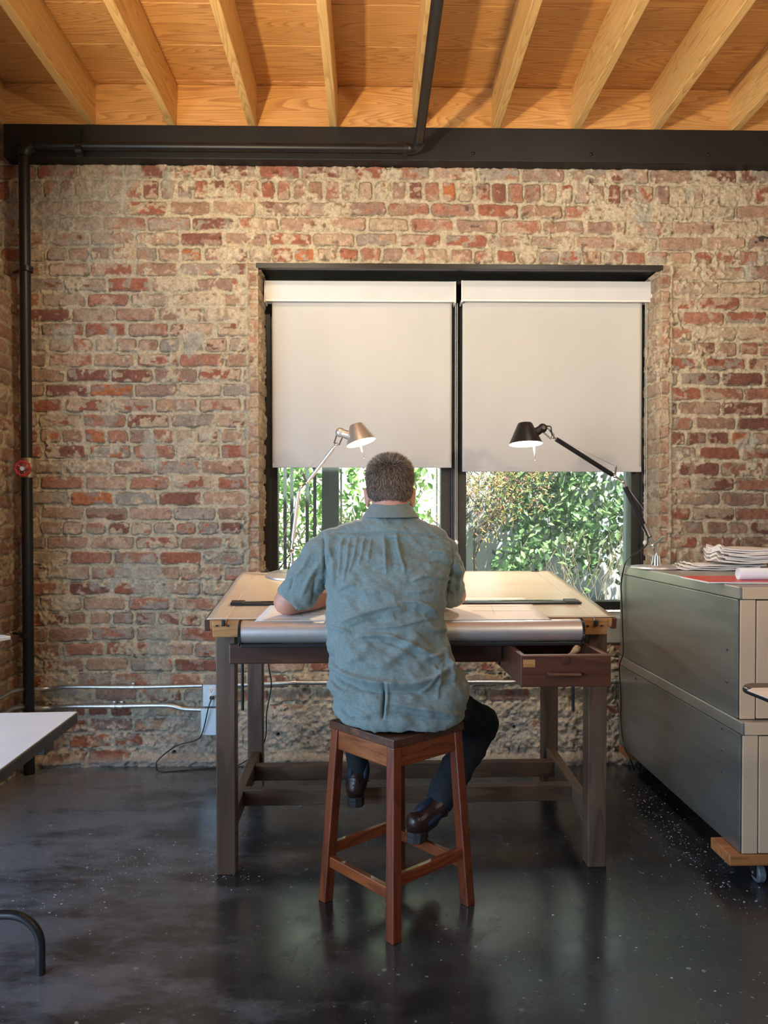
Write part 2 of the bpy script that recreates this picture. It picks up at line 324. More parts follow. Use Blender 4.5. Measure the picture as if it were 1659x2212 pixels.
# ------------------------------------------------------------------ mesh helpers
def lnk(o): COL.objects.link(o); return o
def setp(o, label=None, cat=None, group=None, kind=None):
    if label: o['label'] = label
    if cat: o['category'] = cat
    if group: o['group'] = group
    if kind: o['kind'] = kind
    return o
def thing(name, label, cat, loc=(0, 0, 0), rz=0.0, group=None):
    o = bpy.data.objects.new(name, None); lnk(o); o.location = loc; o.rotation_euler = (0, 0, rz); o.empty_display_size = 0.1
    return setp(o, label, cat, group)
def parent(c, p, world=True):
    """world: the mesh is written in room coordinates and hangs under the thing's Empty"""
    c.parent = p
    if world: c.matrix_parent_inverse = (Matrix.Translation(p.location) @ p.rotation_euler.to_matrix().to_4x4()).inverted()
class MB:
    def __init__(s): s.v = []; s.f = []; s.smooth = False; s.attr = []
    def add(s, vs, fs):
        b = len(s.v); s.v += [tuple(v) for v in vs]; s.f += [tuple(i + b for i in f) for f in fs]; return s
    def box(s, c, d, R=None):
        hx, hy, hz = d[0] / 2, d[1] / 2, d[2] / 2
        vs = [Vector((x, y, z)) for x in (-hx, hx) for y in (-hy, hy) for z in (-hz, hz)]
        if R is not None: vs = [R @ v for v in vs]
        c = Vector(c); return s.add([v + c for v in vs], [(0, 1, 3, 2), (4, 6, 7, 5), (0, 4, 5, 1), (2, 3, 7, 6), (0, 2, 6, 4), (1, 5, 7, 3)])
    def bar(s, p0, p1, w, h, up=(0, 0, 1)):
        p0 = Vector(p0); p1 = Vector(p1); z = (p1 - p0); L = z.length; z.normalize(); u = Vector(up)
        x = u.cross(z)
        if x.length < 1e-4: x = Vector((1, 0, 0))
        x.normalize(); y = z.cross(x); R = Matrix((x, y, z)).transposed()
        return s.box((p0 + p1) / 2, (w, h, L), R)
    def frustum(s, p0, p1, w0, w1, rz=0.0):
        """square leg, horizontal ends, from p0 (side w0) to p1 (side w1)"""
        vs = []
        for p, w in ((p0, w0), (p1, w1)):
            for a in range(4):
                an = rz + PI / 4 + a * PI / 2; vs.append((p[0] + w / math.sqrt(2) * math.cos(an), p[1] + w / math.sqrt(2) * math.sin(an), p[2]))
        return s.add(vs, [(3, 2, 1, 0), (4, 5, 6, 7)] + [(i, (i + 1) % 4, 4 + (i + 1) % 4, 4 + i) for i in range(4)])
    def tube(s, pts, r, n=10, caps=True, flat=None):
        pts = [Vector(p) for p in pts]; N = len(pts); rs = r if isinstance(r, (list, tuple)) else [r] * N
        t0 = (pts[1] - pts[0]).normalized(); ref = Vector((0, 0, 1)) if abs(t0.z) < 0.9 else Vector((1, 0, 0))
        x = ref.cross(t0).normalized(); vs = []; base = len(s.v)
        for i, p in enumerate(pts):
            if i == 0: t = pts[1] - p
            elif i == N - 1: t = p - pts[i - 1]
            else: t = (pts[i + 1] - p).normalized() + (p - pts[i - 1]).normalized()
            t.normalize(); x = (x - t * x.dot(t)).normalized(); y = t.cross(x)
            for k in range(n):
                an = 2 * PI * k / n; vs.append(p + (x * math.cos(an) + y * math.sin(an) * (flat or 1)) * rs[i])
        fs = []
        for i in range(N - 1):
            for k in range(n): fs.append((i * n + k, i * n + (k + 1) % n, (i + 1) * n + (k + 1) % n, (i + 1) * n + k))
        if caps: fs.append(tuple(reversed(range(n)))); fs.append(tuple((N - 1) * n + k for k in range(n)))
        return s.add(vs, fs)
    def cyl(s, p0, p1, r, r1=None, n=24): return s.tube([p0, p1], [r, r if r1 is None else r1], n)
    def lathe(s, prof, o=(0, 0, 0), ax=(0, 0, 1), n=32):
        """prof: (radius, height) along ax"""
        ax = Vector(ax).normalized(); ref = Vector((1, 0, 0)) if abs(ax.x) < 0.9 else Vector((0, 1, 0))
        x = (ref - ax * ref.dot(ax)).normalized(); y = ax.cross(x); o = Vector(o); vs = []; fs = []
        for (r, h) in prof:
            for k in range(n):
                an = 2 * PI * k / n; vs.append(o + ax * h + (x * math.cos(an) + y * math.sin(an)) * max(r, 1e-5))
        for i in range(len(prof) - 1):
            for k in range(n): fs.append((i * n + k, i * n + (k + 1) % n, (i + 1) * n + (k + 1) % n, (i + 1) * n + k))
        return s.add(vs, fs)
    def sphere(s, c, r, n=16, m=10, R=None):
        rr = r if isinstance(r, (tuple, list)) else (r, r, r); c = Vector(c); vs = []; fs = []
        for i in range(m + 1):
            th = PI * i / m
            for k in range(n):
                an = 2 * PI * k / n; v = Vector((rr[0] * math.sin(th) * math.cos(an), rr[1] * math.sin(th) * math.sin(an), rr[2] * math.cos(th)))
                vs.append(c + (R @ v if R is not None else v))
        for i in range(m):
            for k in range(n): fs.append((i * n + k, (i + 1) * n + k, (i + 1) * n + (k + 1) % n, i * n + (k + 1) % n))
        return s.add(vs, fs)
    def capsule(s, p0, p1, r0, r1=None, n=14, flat=1.0):
        r1 = r0 if r1 is None else r1; p0 = Vector(p0); p1 = Vector(p1); t = (p1 - p0).normalized(); pts = []; rs = []
        for i in range(5):
            a = PI / 2 * (1 - i / 4); pts.append(p0 - t * r0 * math.sin(a)); rs.append(max(r0 * math.cos(a), 1e-4))
        for i in range(5):
            a = PI / 2 * i / 4; pts.append(p1 + t * r1 * math.sin(a)); rs.append(max(r1 * math.cos(a), 1e-4))
        return s.tube(pts, rs, n, True, flat)
    def prism(s, poly, z0, z1):
        n = len(poly); return s.add([(p[0], p[1], z0) for p in poly] + [(p[0], p[1], z1) for p in poly],
            [tuple(reversed(range(n))), tuple(range(n, 2 * n))] + [(i, (i + 1) % n, n + (i + 1) % n, n + i) for i in range(n)])
    def build(s, name, mat, par=None, bevel=0.0, smooth=False, local=False, seg=2, subsurf=0, solid=0):
        me = bpy.data.meshes.new(name); me.from_pydata([tuple(v) for v in s.v], [], s.f); me.update()
        bm = bmesh.new(); bm.from_mesh(me); bmesh.ops.remove_doubles(bm, verts=bm.verts, dist=1e-5); bmesh.ops.recalc_face_normals(bm, faces=bm.faces); bm.to_mesh(me); bm.free()
        return finish(me, name, mat, par, bevel, smooth, local, seg, subsurf, solid)
def finish(me, name, mat, par=None, bevel=0.0, smooth=False, local=False, seg=2, subsurf=0, solid=0):
    me.materials.append(MATS[mat] if isinstance(mat, str) else mat)
    if smooth:
        me.polygons.foreach_set('use_smooth', [True] * len(me.polygons))
        if smooth != 'all':
            try: me.set_sharp_from_angle(angle=math.radians(40))
            except Exception: pass
    o = bpy.data.objects.new(name, me); lnk(o)
    if solid: m = o.modifiers.new('s', 'SOLIDIFY'); m.thickness = solid; m.offset = 0
    if bevel: m = o.modifiers.new('b', 'BEVEL'); m.width = bevel; m.segments = seg; m.limit_method = 'ANGLE'; m.angle_limit = math.radians(35)
    if subsurf: m = o.modifiers.new('ss', 'SUBSURF'); m.levels = subsurf; m.render_levels = subsurf
    if par is not None: parent(o, par, not local)
    return o
def struct(o, name=None): o['kind'] = 'structure'; return o
def remesh(mb, voxel, smooth_it=4):
    me = bpy.data.meshes.new('t'); me.from_pydata([tuple(v) for v in mb.v], [], mb.f); me.update()
    bm = bmesh.new(); bm.from_mesh(me); bmesh.ops.recalc_face_normals(bm, faces=bm.faces); bm.to_mesh(me); bm.free()
    o = bpy.data.objects.new('t', me); lnk(o)
    m = o.modifiers.new('r', 'REMESH'); m.mode = 'VOXEL'; m.voxel_size = voxel
    if smooth_it: m2 = o.modifiers.new('s', 'SMOOTH'); m2.iterations = smooth_it; m2.factor = 0.5
    dg = bpy.context.evaluated_depsgraph_get(); dg.update(); ev = o.evaluated_get(dg)
    res = bpy.data.meshes.new_from_object(ev); bpy.data.objects.remove(o); bpy.data.meshes.remove(me)
    return res
def np_mesh(name, V, Fq, col=None, smooth=True):
    """V (n,3), Fq (m,k) all faces with k corners"""
    me = bpy.data.meshes.new(name); k = Fq.shape[1]
    me.vertices.add(len(V)); me.vertices.foreach_set('co', V.astype(np.float32).ravel())
    me.loops.add(Fq.size); me.loops.foreach_set('vertex_index', Fq.astype(np.int32).ravel())
    me.polygons.add(len(Fq)); me.polygons.foreach_set('loop_start', np.arange(0, Fq.size, k, dtype=np.int32))
    if smooth: me.polygons.foreach_set('use_smooth', np.ones(len(Fq), dtype=bool))
    me.update(calc_edges=True)
    if col is not None:
        a = me.color_attributes.new('Col', 'FLOAT_COLOR', 'POINT'); c = np.ones((len(V), 4), dtype=np.float32); c[:, :3] = col; a.data.foreach_set('color', c.ravel())
    return me
def curve_pts(pts, n=8):
    """Catmull-Rom through the points"""
    pts = [Vector(p) for p in pts]; q = [pts[0] * 2 - pts[1]] + pts + [pts[-1] * 2 - pts[-2]]; out = []
    for i in range(1, len(q) - 2):
        a, b, c, d = q[i - 1], q[i], q[i + 1], q[i + 2]
        for k in range(n):
            t = k / n; out.append(0.5 * ((2 * b) + (c - a) * t + (2 * a - 5 * b + 4 * c - d) * t * t + (3 * b - a - 3 * c + d) * t ** 3))
    return out + [pts[-1]]

# ================================================================== THE ROOM
YW = 3.88          # inner face of the brick wall
XL = -1.79         # inner face of the left wall
XR = 2.95; YB = -2.2
ZC = 3.42          # underside of the ceiling boards
OX0 = P(559, 900, YW).x; OX1 = P(1424, 900, YW).x; OZ0 = 0.62; OZ1 = 2.525; REV = 0.20

PAL = np.array([(0.35, 0.135, 0.085), (0.40, 0.19, 0.125), (0.44, 0.29, 0.19), (0.24, 0.105, 0.075), (0.075, 0.06, 0.058), (0.46, 0.165, 0.075), (0.36, 0.22, 0.15), (0.33, 0.29, 0.24)])
PW = np.cumsum([0.20, 0.25, 0.17, 0.15, 0.012, 0.035, 0.16, 0.02])
def brick_rows(seed):
    rs = np.random.RandomState(seed); b = [0.0]; kind = []
    i = 0
    while b[-1] < 3.6:
        z = b[-1]
        if 2.845 < z < 2.93 and 'r' not in kind: b.append(z + 0.104); kind.append('r')
        else: b.append(z + 0.0770 + rs.uniform(-0.003, 0.003)); kind.append('h' if i % 6 == 3 else 's')
        i += 1
    return np.array(b), kind
def brick_fields(U, V, seed=0, style='wall'):
    rs = np.random.RandomState(100 + seed)
    b, kind = brick_rows(seed)
    if style == 'jamb': kind = ['j'] * len(kind)
    Uw = U + 0.007 * (vn(U, V, 0.05, 1 + seed) - 0.5) + 0.004 * (vn(U, V, 0.014, 2 + seed) - 0.5) + 0.02 * (vn(U, V, 0.4, 5 + seed) - 0.5)
    Vw = V + 0.008 * (vn(U, V, 0.06, 3 + seed) - 0.5) + 0.004 * (vn(U, V, 0.015, 4 + seed) - 0.5) + 0.022 * (vn(U, V, 0.7, 6 + seed) - 0.5)
    row = np.clip(np.searchsorted(b, Vw) - 1, 0, len(b) - 2)
    pit = np.array([{'s': 0.2225, 'h': 0.1135, 'r': 0.084, 'j': 0.30}[k] for k in kind])
    off = np.array([(0.5 * (i % 2)) * pit[i] + rs.uniform(-0.03, 0.03) for i in range(len(kind))])
    if style == 'jamb': off = off * 0 + 0.15
    p = pit[row]; f = (Uw + off[row] + 5) / p; j = np.floor(f).astype(int); fu = (f - j) * p
    fv = Vw - b[row]; hh = b[row + 1] - b[row]
    du = np.minimum(fu, p - fu); dv = np.minimum(fv, hh - fv)
    T = rs.rand(6, 64, 211); r = T[:, row % 64, j % 211]
    joint = 0.0050 + 0.0065 * vn(U, V, 0.03, 7 + seed) + 0.003 * r[4]
    rc = 0.012; qx = np.maximum(rc - (du - joint), 0); qy = np.maximum(rc - (dv - joint * 0.9), 0)
    d = np.where((qx > 0) & (qy > 0), rc - np.hypot(qx, qy), np.minimum(du - joint, dv - joint * 0.9))
    fine = fbm(U, V, 0.02, seed + 2, 3); mid = fbm(U, V, 0.09, seed + 4, 4); big = fbm(U, V, 0.55, seed + 1, 3)
    m = sst(-0.001, 0.004, d + 0.006 * (fine - 0.5))
    ci = np.searchsorted(PW / PW[-1], np.clip(r[0], 0, 0.9999)); C = PAL[np.clip(ci, 0, 7)]
    # dulled face (old mortar wash) with scuffed patches that show the fired clay
    tans = np.array([(0.48, 0.335, 0.235), (0.43, 0.28, 0.20), (0.42, 0.32, 0.235), (0.50, 0.38, 0.26), (0.34, 0.22, 0.165), (0.36, 0.29, 0.23)])
    D = tans[(r[2] * 5.999).astype(int)]
    bl = fbm(U + 7, V * 1.3 + 2, 0.045, seed + 6, 3); thr = 0.33 + 0.43 * r[1]
    right = sst(1.55, 1.8, U) * sst(2.3, 1.9, V) if style == 'wall' else U * 0  # lower right: less mortar wash, plus shade painted into the brick colour
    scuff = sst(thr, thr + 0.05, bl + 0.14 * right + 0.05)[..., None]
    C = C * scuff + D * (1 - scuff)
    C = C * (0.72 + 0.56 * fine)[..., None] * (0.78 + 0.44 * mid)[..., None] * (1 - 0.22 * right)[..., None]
    low = sst(0.40, 0.16, V) if style == 'wall' else V * 0
    sm = sst(0.555, 0.61, 0.40 * mid + 0.38 * big + 0.22 * fine + 0.14 * (r[3] - 0.5) + 0.15 * low - 0.05 * right)
    mort = np.array((0.55, 0.46, 0.325)) * (0.74 + 0.52 * fine)[..., None]
    gm = sst(0.66, 0.70, fbm(U + 3, V * 0.7 + 1, 0.22, seed + 5, 4)) if style == 'wall' else V * 0
    if style == 'wall':
        gm = np.maximum(gm, 0.8 * sst(0.30, 0.10, np.hypot((U + 1.38) / 0.9, (V - 2.83) / 1.3) + 0.4 * (mid - 0.5)))
        gm = np.maximum(gm, sst(0.07, 0.04, np.abs(U + 1.08 + 0.03 * (mid - 0.5)) + 0.2 * (fine - 0.5) * 0.3) * sst(0.30, 0.4, V) * sst(0.80, 0.68, V))
        gm = np.maximum(gm, 0.7 * sst(0.05, 0.02, np.abs(U - 1.36 - 0.35 * (2.9 - V)) + 0.12 * (mid - 0.5)) * (V > 2.5))
    cement = np.array((0.42, 0.40, 0.33)) * (0.75 + 0.5 * fine)[..., None]
    mort = mort * (1 - 0.8 * gm[..., None]) + cement * (0.8 * gm[..., None])
    lowc = np.array((0.50, 0.44, 0.38)) * (0.7 + 0.6 * fine)[..., None]; mort = mort * (1 - 0.6 * low[..., None]) + lowc * (0.6 * low[..., None])
    cover = np.clip(np.maximum(sm * 0.90, gm * 0.75), 0, 1)
    bm_ = (m * (1 - cover))[..., None]
    col = C * bm_ + mort * (1 - bm_)
    crack = (1 - sst(0.0, 0.0040, np.abs(d + 0.001))) * (1 - 0.8 * cover) * sst(0.40, 0.56, vn(U, V, 0.06, seed + 3))
    col = col * (1 - 0.70 * crack[..., None])
    pit_ = sst(0.80, 0.88, vn(U, V, 0.022, seed + 2)) * sst(0.55, 0.7, mid); col = col * (1 - 0.5 * pit_[..., None])
    h = m * (0.0075 + 0.008 * (r[5] - 0.5)) * (1 - 0.7 * cover) + cover * (0.006 + 0.014 * (mid - 0.4)) + (0.0035 + 0.0055 * (1 - m * (1 - cover))) * (fine - 0.5) * 1.6 - 0.004 * crack - 0.004 * pit_
    h += 0.020 * (fbm(U, V, 1.1, seed + 3, 2) - 0.5)
    h += low * (0.024 * (fbm(U, V, 0.06, seed + 6, 4) - 0.35) + 0.010 * (fine - 0.5))
    return h, col
def seg_axis(vals, res):
    out = [vals[0]]
    for a, b in zip(vals[:-1], vals[1:]):
        n = max(1, int(round((b - a) / res))); out += list(a + (b - a) * np.arange(1, n + 1) / n)
    return np.array(out)
def grid_faces(nu, nv, keep=None, flip=False):
    i, j = np.meshgrid(np.arange(nu - 1), np.arange(nv - 1), indexing='ij'); a = i * nv + j
    q = np.stack([a, a + nv, a + nv + 1, a + 1], -1).reshape(-1, 4)
    if keep is not None: q = q[keep.ravel()]
    return q[:, ::-1] if flip else q

def build_back_wall():
    res = 0.0042
    us = seg_axis([XL - 0.11, OX0, OX1, 2.25], res); us = np.concatenate([us, seg_axis([2.25, XR], 0.012)[1:]]); vs = seg_axis([0.0, OZ0, OZ1, 3.2], res)
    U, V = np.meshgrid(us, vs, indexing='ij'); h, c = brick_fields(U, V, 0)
    # jamb piers with their mortar ridges
    for x, sg in ((OX0, 1), (OX1, -1)):
        e = (x - U) * sg                       # distance from the opening into the wall
        e2 = e + 0.006 * (vn(U, V, 0.05, 4) - 0.5)
        zone = (e2 > 0) & (e2 < 0.045) & (V > OZ0 - 0.05) & (V < OZ1 + 0.02)
        hj, cj = brick_fields(e * 1.0 + 0.02, V + 0.03, 3, 'jamb')
        dj = np.minimum(e2, 0.045 - e2)
        cj = cj * 0.75 + np.array((0.50, 0.30, 0.18)) * 0.25
        h = np.where(zone, hj + 0.002, h); c = np.where(zone[..., None], cj, c)
        ridge = np.exp(-((e2 - 0.056) / 0.010) ** 2) * ((V > OZ0 - 0.02) & (V < OZ1 + 0.05))
        h = h + ridge * 0.010; c = c * (1 - 0.85 * ridge[..., None]) + np.array((0.50, 0.43, 0.30)) * (0.85 * ridge[..., None])
        near = np.exp(-(np.maximum(e2, 0) / 0.007) ** 2) * (e > -0.02) * ((V > OZ0) & (V < OZ1))
        c = c * (1 - 0.8 * near[..., None]) + np.array((0.52, 0.44, 0.30)) * (0.8 * near[..., None])
    # straight brick course on the steel lintel
    # cement skirting where the wall meets the floor
    sk = sst(0.055, 0.02, V + 0.012 * (vn(U, V, 0.08, 2) - 0.5)); sl = sst(-1.35, -1.85, U) * sst(0.22, 0.0, V)
    h = h + sk * 0.03 + sl * 0.05; kk = np.maximum(sk, sl * 0.6)[..., None] * 0.8
    c = c * (1 - kk) + np.array((0.30, 0.28, 0.26)) * kk
    # small drilled holes
    for (x, z) in ((P(602, 1586, YW).x, P(602, 1586, YW).z), (P(1111, 1570, YW).x, P(1111, 1570, YW).z), (P(377, 1624, YW).x, P(377, 1624, YW).z)):
        hole = np.exp(-(((U - x) ** 2 + (V - z) ** 2) / 0.008 ** 2) ** 2); h = h - hole * 0.02; c = c * (1 - 0.95 * hole[..., None])
    h = np.where((V < 0.002), h, h)
    XYZ = np.stack([U, YW - h, V], -1).reshape(-1, 3)
    uc = (us[:-1] + us[1:]) / 2; vc = (vs[:-1] + vs[1:]) / 2
    inside = ((uc > OX0) & (uc < OX1))[:, None] & ((vc > OZ0) & (vc < OZ1))[None, :]
    Fq = grid_faces(len(us), len(vs), ~inside)
    Vs = [XYZ]; Fs = [Fq]; Cs = [c.reshape(-1, 3)]; base = len(XYZ)
    # the two brick reveals of the opening
    for x, sg in ((OX0, 1), (OX1, -1)):
        ds = seg_axis([-0.006, REV + 0.14], res); zs = seg_axis([OZ0, OZ1], res); D, Z = np.meshgrid(ds, zs, indexing='ij')
        hj, cj = brick_fields(D + 0.06, Z + 0.03, 3, 'jamb'); cj = cj * 0.55 + np.array((0.56, 0.42, 0.27)) * 0.45
        hj = hj * sst(-0.006, 0.02, D)
        X = np.stack([x + sg * hj - sg * 0.002, YW + D, Z], -1).reshape(-1, 3)
        Vs.append(X); Fs.append(grid_faces(len(ds), len(zs), None, sg > 0) + base); Cs.append(cj.reshape(-1, 3)); base += len(X)
    # outer face of the wall, a plain brick-coloured skin behind
    yb = YW + 0.36
    def quad(p):
        nonlocal base
        Vs.append(np.array(p, float)); Fs.append(np.array([[0, 1, 2, 3]]) + base); Cs.append(np.tile((0.35, 0.2, 0.14), (4, 1))); base += 4
    x0, x1 = XL - 0.4, XR
    quad([(x0, yb, 0), (OX0, yb, 0), (OX0, yb, 3.5), (x0, yb, 3.5)]); quad([(OX1, yb, 0), (x1, yb, 0), (x1, yb, 3.5), (OX1, yb, 3.5)])
    quad([(OX0, yb, 0), (OX1, yb, 0), (OX1, yb, OZ0), (OX0, yb, OZ0)]); quad([(OX0, yb, OZ1), (OX1, yb, OZ1), (OX1, yb, 3.5), (OX0, yb, 3.5)])
    quad([(OX0, YW, OZ1 + 0.03), (OX1, YW, OZ1 + 0.03), (OX1, yb, OZ1 + 0.03), (OX0, yb, OZ1 + 0.03)])
    me = np_mesh('wall_back', np.concatenate(Vs), np.concatenate(Fs), np.concatenate(Cs))
    return struct(finish(me, 'wall_back', 'brick'))
build_back_wall()

def build_left_wall():
    # near the corner in full relief; further back plain courses; the big opening lies to the left of the camera
    ys = seg_axis([2.75, YW + 0.01], 0.0055); zs = seg_axis([0, 3.5], 0.0055)
    Yg, Z = np.meshgrid(ys, zs, indexing='ij'); h, c = brick_fields(Yg, Z, 2)
    sm = fbm(Yg, Z, 0.4, 3, 3); c = c * 0.55 + np.array((0.36, 0.25, 0.17)) * 0.45
    led = sst(2.47, 2.44, Z - 0.06 * (vn(Yg, Z, 0.12, 3) - 0.5) - 0.06 * (YW - Yg)) if False else sst(2.46, 2.42, Z + 0.05 * (vn(Yg, Z * 0 + 1, 0.10, 3) - 0.5))
    skirt = sst(0.20, 0.0, Z)
    X = XL - 0.095 * (1 - led) + h + skirt * 0.045 + 0.03 * (sm - 0.5)
    V1 = np.stack([X, Yg, Z], -1).reshape(-1, 3); F1 = grid_faces(len(ys), len(zs), None, False); C1 = c.reshape(-1, 3)
    me = np_mesh('wall_left', V1, F1[:, ::-1], C1)
    o = struct(finish(me, 'wall_left', 'brick'))
    mb = MB()
    y0, y1, z1 = -2.1, 2.75, 2.35
    mb.box((XL - 0.2, (YB + y0) / 2, 1.75), (0.36, y0 - YB, 3.5)); mb.box((XL - 0.2, (y0 + y1) / 2, (z1 + 3.5) / 2), (0.36, y1 - y0, 3.5 - z1)); mb.box((XL - 0.3, 3.5, 1.75), (0.2, 1.5, 3.5)); mb.box((XL - 0.2, 2.80, 1.75), (0.36, 0.1, 3.5))
    struct(mb.build('wall_left', 'plaster'))
    b = MB(); b.box((XL - 0.3, (y0 + y1) / 2, 1.175), (0.05, 0.06, z1))
    for y in (y0 + 0.03, y1 - 0.03): b.box((XL - 0.3, y, z1 / 2), (0.06, 0.06, z1))
    b.box((XL - 0.3, (y0 + y1) / 2, z1 - 0.03), (0.06, y1 - y0, 0.06))
    struct(b.build('door_1', 'frame'))
build_left_wall()
struct(MB().box((XR + 0.1, 0.9, 1.75), (0.2, 6.3, 3.5)).build('wall_right', 'plaster'))
struct(MB().box((0.5, YB - 0.1, 1.75), (5.3, 0.2, 3.5)).build('wall_front', 'plaster'))
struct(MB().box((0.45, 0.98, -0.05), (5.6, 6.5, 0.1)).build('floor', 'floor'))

def planks(name, mat, boxes):
    mb = MB()
    for c, d in boxes: mb.box(c, d)
    o = mb.build(name, mat, None, 0.0025, seg=1)
    return o
def plank_attr(o, vals):
    me = o.data; a = me.attributes.new('plank', 'FLOAT', 'FACE'); n = len(me.polygons); k = n // len(vals)
    a.data.foreach_set('value', np.repeat(vals, k)[:n].astype(np.float32))
# ceiling boards (run across), one plank random each
def build_ceiling():
    ed = [YW + 0.02, 3.80]; w = 0.283
    while ed[-1] > YB - 0.3: ed.append(ed[-1] - w)
    mb = MB(); vals = []
    for a, b in zip(ed[1:], ed[:-1]):
        mb.box((0.5, (a + b) / 2, ZC + 0.02), (5.4, b - a - 0.004, 0.04)); vals.append(random.random())
    me = bpy.data.meshes.new('ceiling'); me.from_pydata(mb.v, [], mb.f); me.update()
    at = me.attributes.new('plank', 'FLOAT', 'FACE'); at.data.foreach_set('value', np.repeat(vals, 6).astype(np.float32))
    o = finish(me, 'ceiling', 'ceil_pine', bevel=0.0025, seg=1); struct(o)
    struct(MB().box((0.5, 0.9, ZC + 0.09), (5.6, 6.6, 0.08)).build('ceiling', 'plaster'))
build_ceiling()
# joists
JPX = [6, 200, 374, 547, 721, 899, 1070, 1242, 1412, 1581]
JN = ['pine joist at the far left edge, cut by the frame', 'pine joist above the top of the black riser pipe', 'second full pine joist from the left, a bark-edged knot on its lower edge',
      'pine joist third from the left, above the brick left of the window', 'narrow-looking pine joist above the left roller blind', 'pine joist touching the black pipe that runs under the ceiling',
      'pine joist just right of the pipe under the ceiling, above the right blind', 'pine joist above the middle of the right roller blind', 'wide-looking pine joist above the right window jamb', 'pine joist at the top right corner, cut by the frame']
ZJ = 3.20
jx = [P(p, 297, 3.84).x for p in JPX]
for i, x in enumerate(jx):
    o = MB().box((0, 0, 0), (0.040, YW - YB - 0.02, ZC - ZJ)).build('ceiling_joist', 'joist_pine', bevel=0.003, seg=1)
    o.location = (x, (YW + YB) / 2 - 0.01, (ZC + ZJ) / 2); setp(o, JN[i], 'joist', 'pine ceiling joists')
for k in range(1, 4):
    x = jx[-1] + 0.405 * k
    if x < XR: o = MB().box((0, 0, 0), (0.040, YW - YB - 0.02, ZC - ZJ)).build('trim_%d' % (k + 5), 'joist_pine', bevel=0.003, seg=1); o.location = (x, (YW + YB) / 2 - 0.01, (ZC + ZJ) / 2); struct(o)
# blocking boards between the joist ends
mb = MB(); vals = []; xs = [XL - 0.3] + jx + [XR]
for a, b in zip(xs[:-1], xs[1:]):
    mb.box(((a + b) / 2, YW - 0.03, (ZJ + ZC) / 2 + 0.004), (b - a - 0.002, 0.035, ZC - ZJ - 0.012)); vals.append(random.random())
me = bpy.data.meshes.new('trim_1'); me.from_pydata(mb.v, [], mb.f); at = me.attributes.new('plank', 'FLOAT', 'FACE'); at.data.foreach_set('value', np.repeat(vals, 6).astype(np.float32))
struct(finish(me, 'trim_1', 'ceil_pine', bevel=0.002, seg=1))
# black ledger beam with bolts
ZB = P(829, 347, 3.80).z
bt = MB().box(((P(8, 330, 3.8).x + XR) / 2, 3.84, (ZB + ZJ) / 2), (XR - P(8, 330, 3.8).x, 0.085, ZJ - ZB - 0.001)).build('trim_2', 'beam', bevel=0.003); struct(bt)
bb = MB()
for px, py in ((508, 326), (768, 331), (1022, 331), (1277, 333), (1530, 334), (246, 322)):
    p = P(px, py, 3.797); bb.sphere(p, (0.009, 0.006, 0.009), 10, 6); bb.cyl(p, p + Vector((0, -0.012, 0)), 0.004, n=8)
bo = bb.build('bolt', 'black_steel', bt, smooth=True, local=True)

# ================================================================== WINDOW
YF = YW + REV       # front of the window frame
lt = MB(); lt.box(((OX0 + OX1) / 2, YW - 0.004, OZ1 + 0.008), (OX1 - OX0 + 0.02, 0.030, 0.026)); lt.box(((OX0 + OX1) / 2, YW + 0.12, OZ1 + 0.015), (OX1 - OX0, 0.25, 0.012))
struct(lt.build('trim_3', 'frame', bevel=0.002))
si = MB(); si.box(((OX0 + OX1) / 2, YW + 0.12, 0.68), (OX1 - OX0 + 0.0, 0.27, 0.13)); struct(si.build('trim_4', 'concrete', bevel=0.006))
def fx(px): return P(px, 1100, YF).x
gz0 = 0.76; gz1 = OZ1 - 0.0
win = thing('window_1', None, None, ((OX0 + OX1) / 2, YF, gz0)); win['kind'] = 'structure'
fr = MB()
def vbar(x0, x1, y0, y1, z0=gz0, z1=gz1): fr.box(((x0 + x1) / 2, (y0 + y1) / 2, (z0 + z1) / 2), (x1 - x0, y1 - y0, z1 - z0))
vbar(OX0 - 0.005, fx(585), YF, YF + 0.09); vbar(fx(583), fx(599), YF + 0.02, YF + 0.08)
vbar(fx(1385), OX1 + 0.01, YF, YF + 0.09); vbar(fx(1366), fx(1387), YF + 0.02, YF + 0.08)
vbar(fx(975), fx(990), YF, YF + 0.09); vbar(fx(953), fx(977), YF + 0.02, YF + 0.08); vbar(fx(988), fx(1008), YF + 0.02, YF + 0.08); vbar(fx(979), fx(986), YF - 0.01, YF + 0.0)
for x0, x1 in ((OX0, fx(980)), (fx(985), OX1)):
    for z0, z1 in ((gz0, gz0 + 0.045), (gz1 - 0.05, gz1)): fr.box(((x0 + x1) / 2, YF + 0.045, (z0 + z1) / 2), (x1 - x0, 0.085, z1 - z0))
fr.build('window_frame', 'frame', win, bevel=0.002)
for a, b in ((599, 953), (1008, 1366)):
    MB().box(((fx(a) + fx(b)) / 2, YF + 0.05, (gz0 + gz1) / 2), (fx(b) - fx(a) + 0.02, 0.006, gz1 - gz0 - 0.06)).build('glass_pane', 'glass', win)

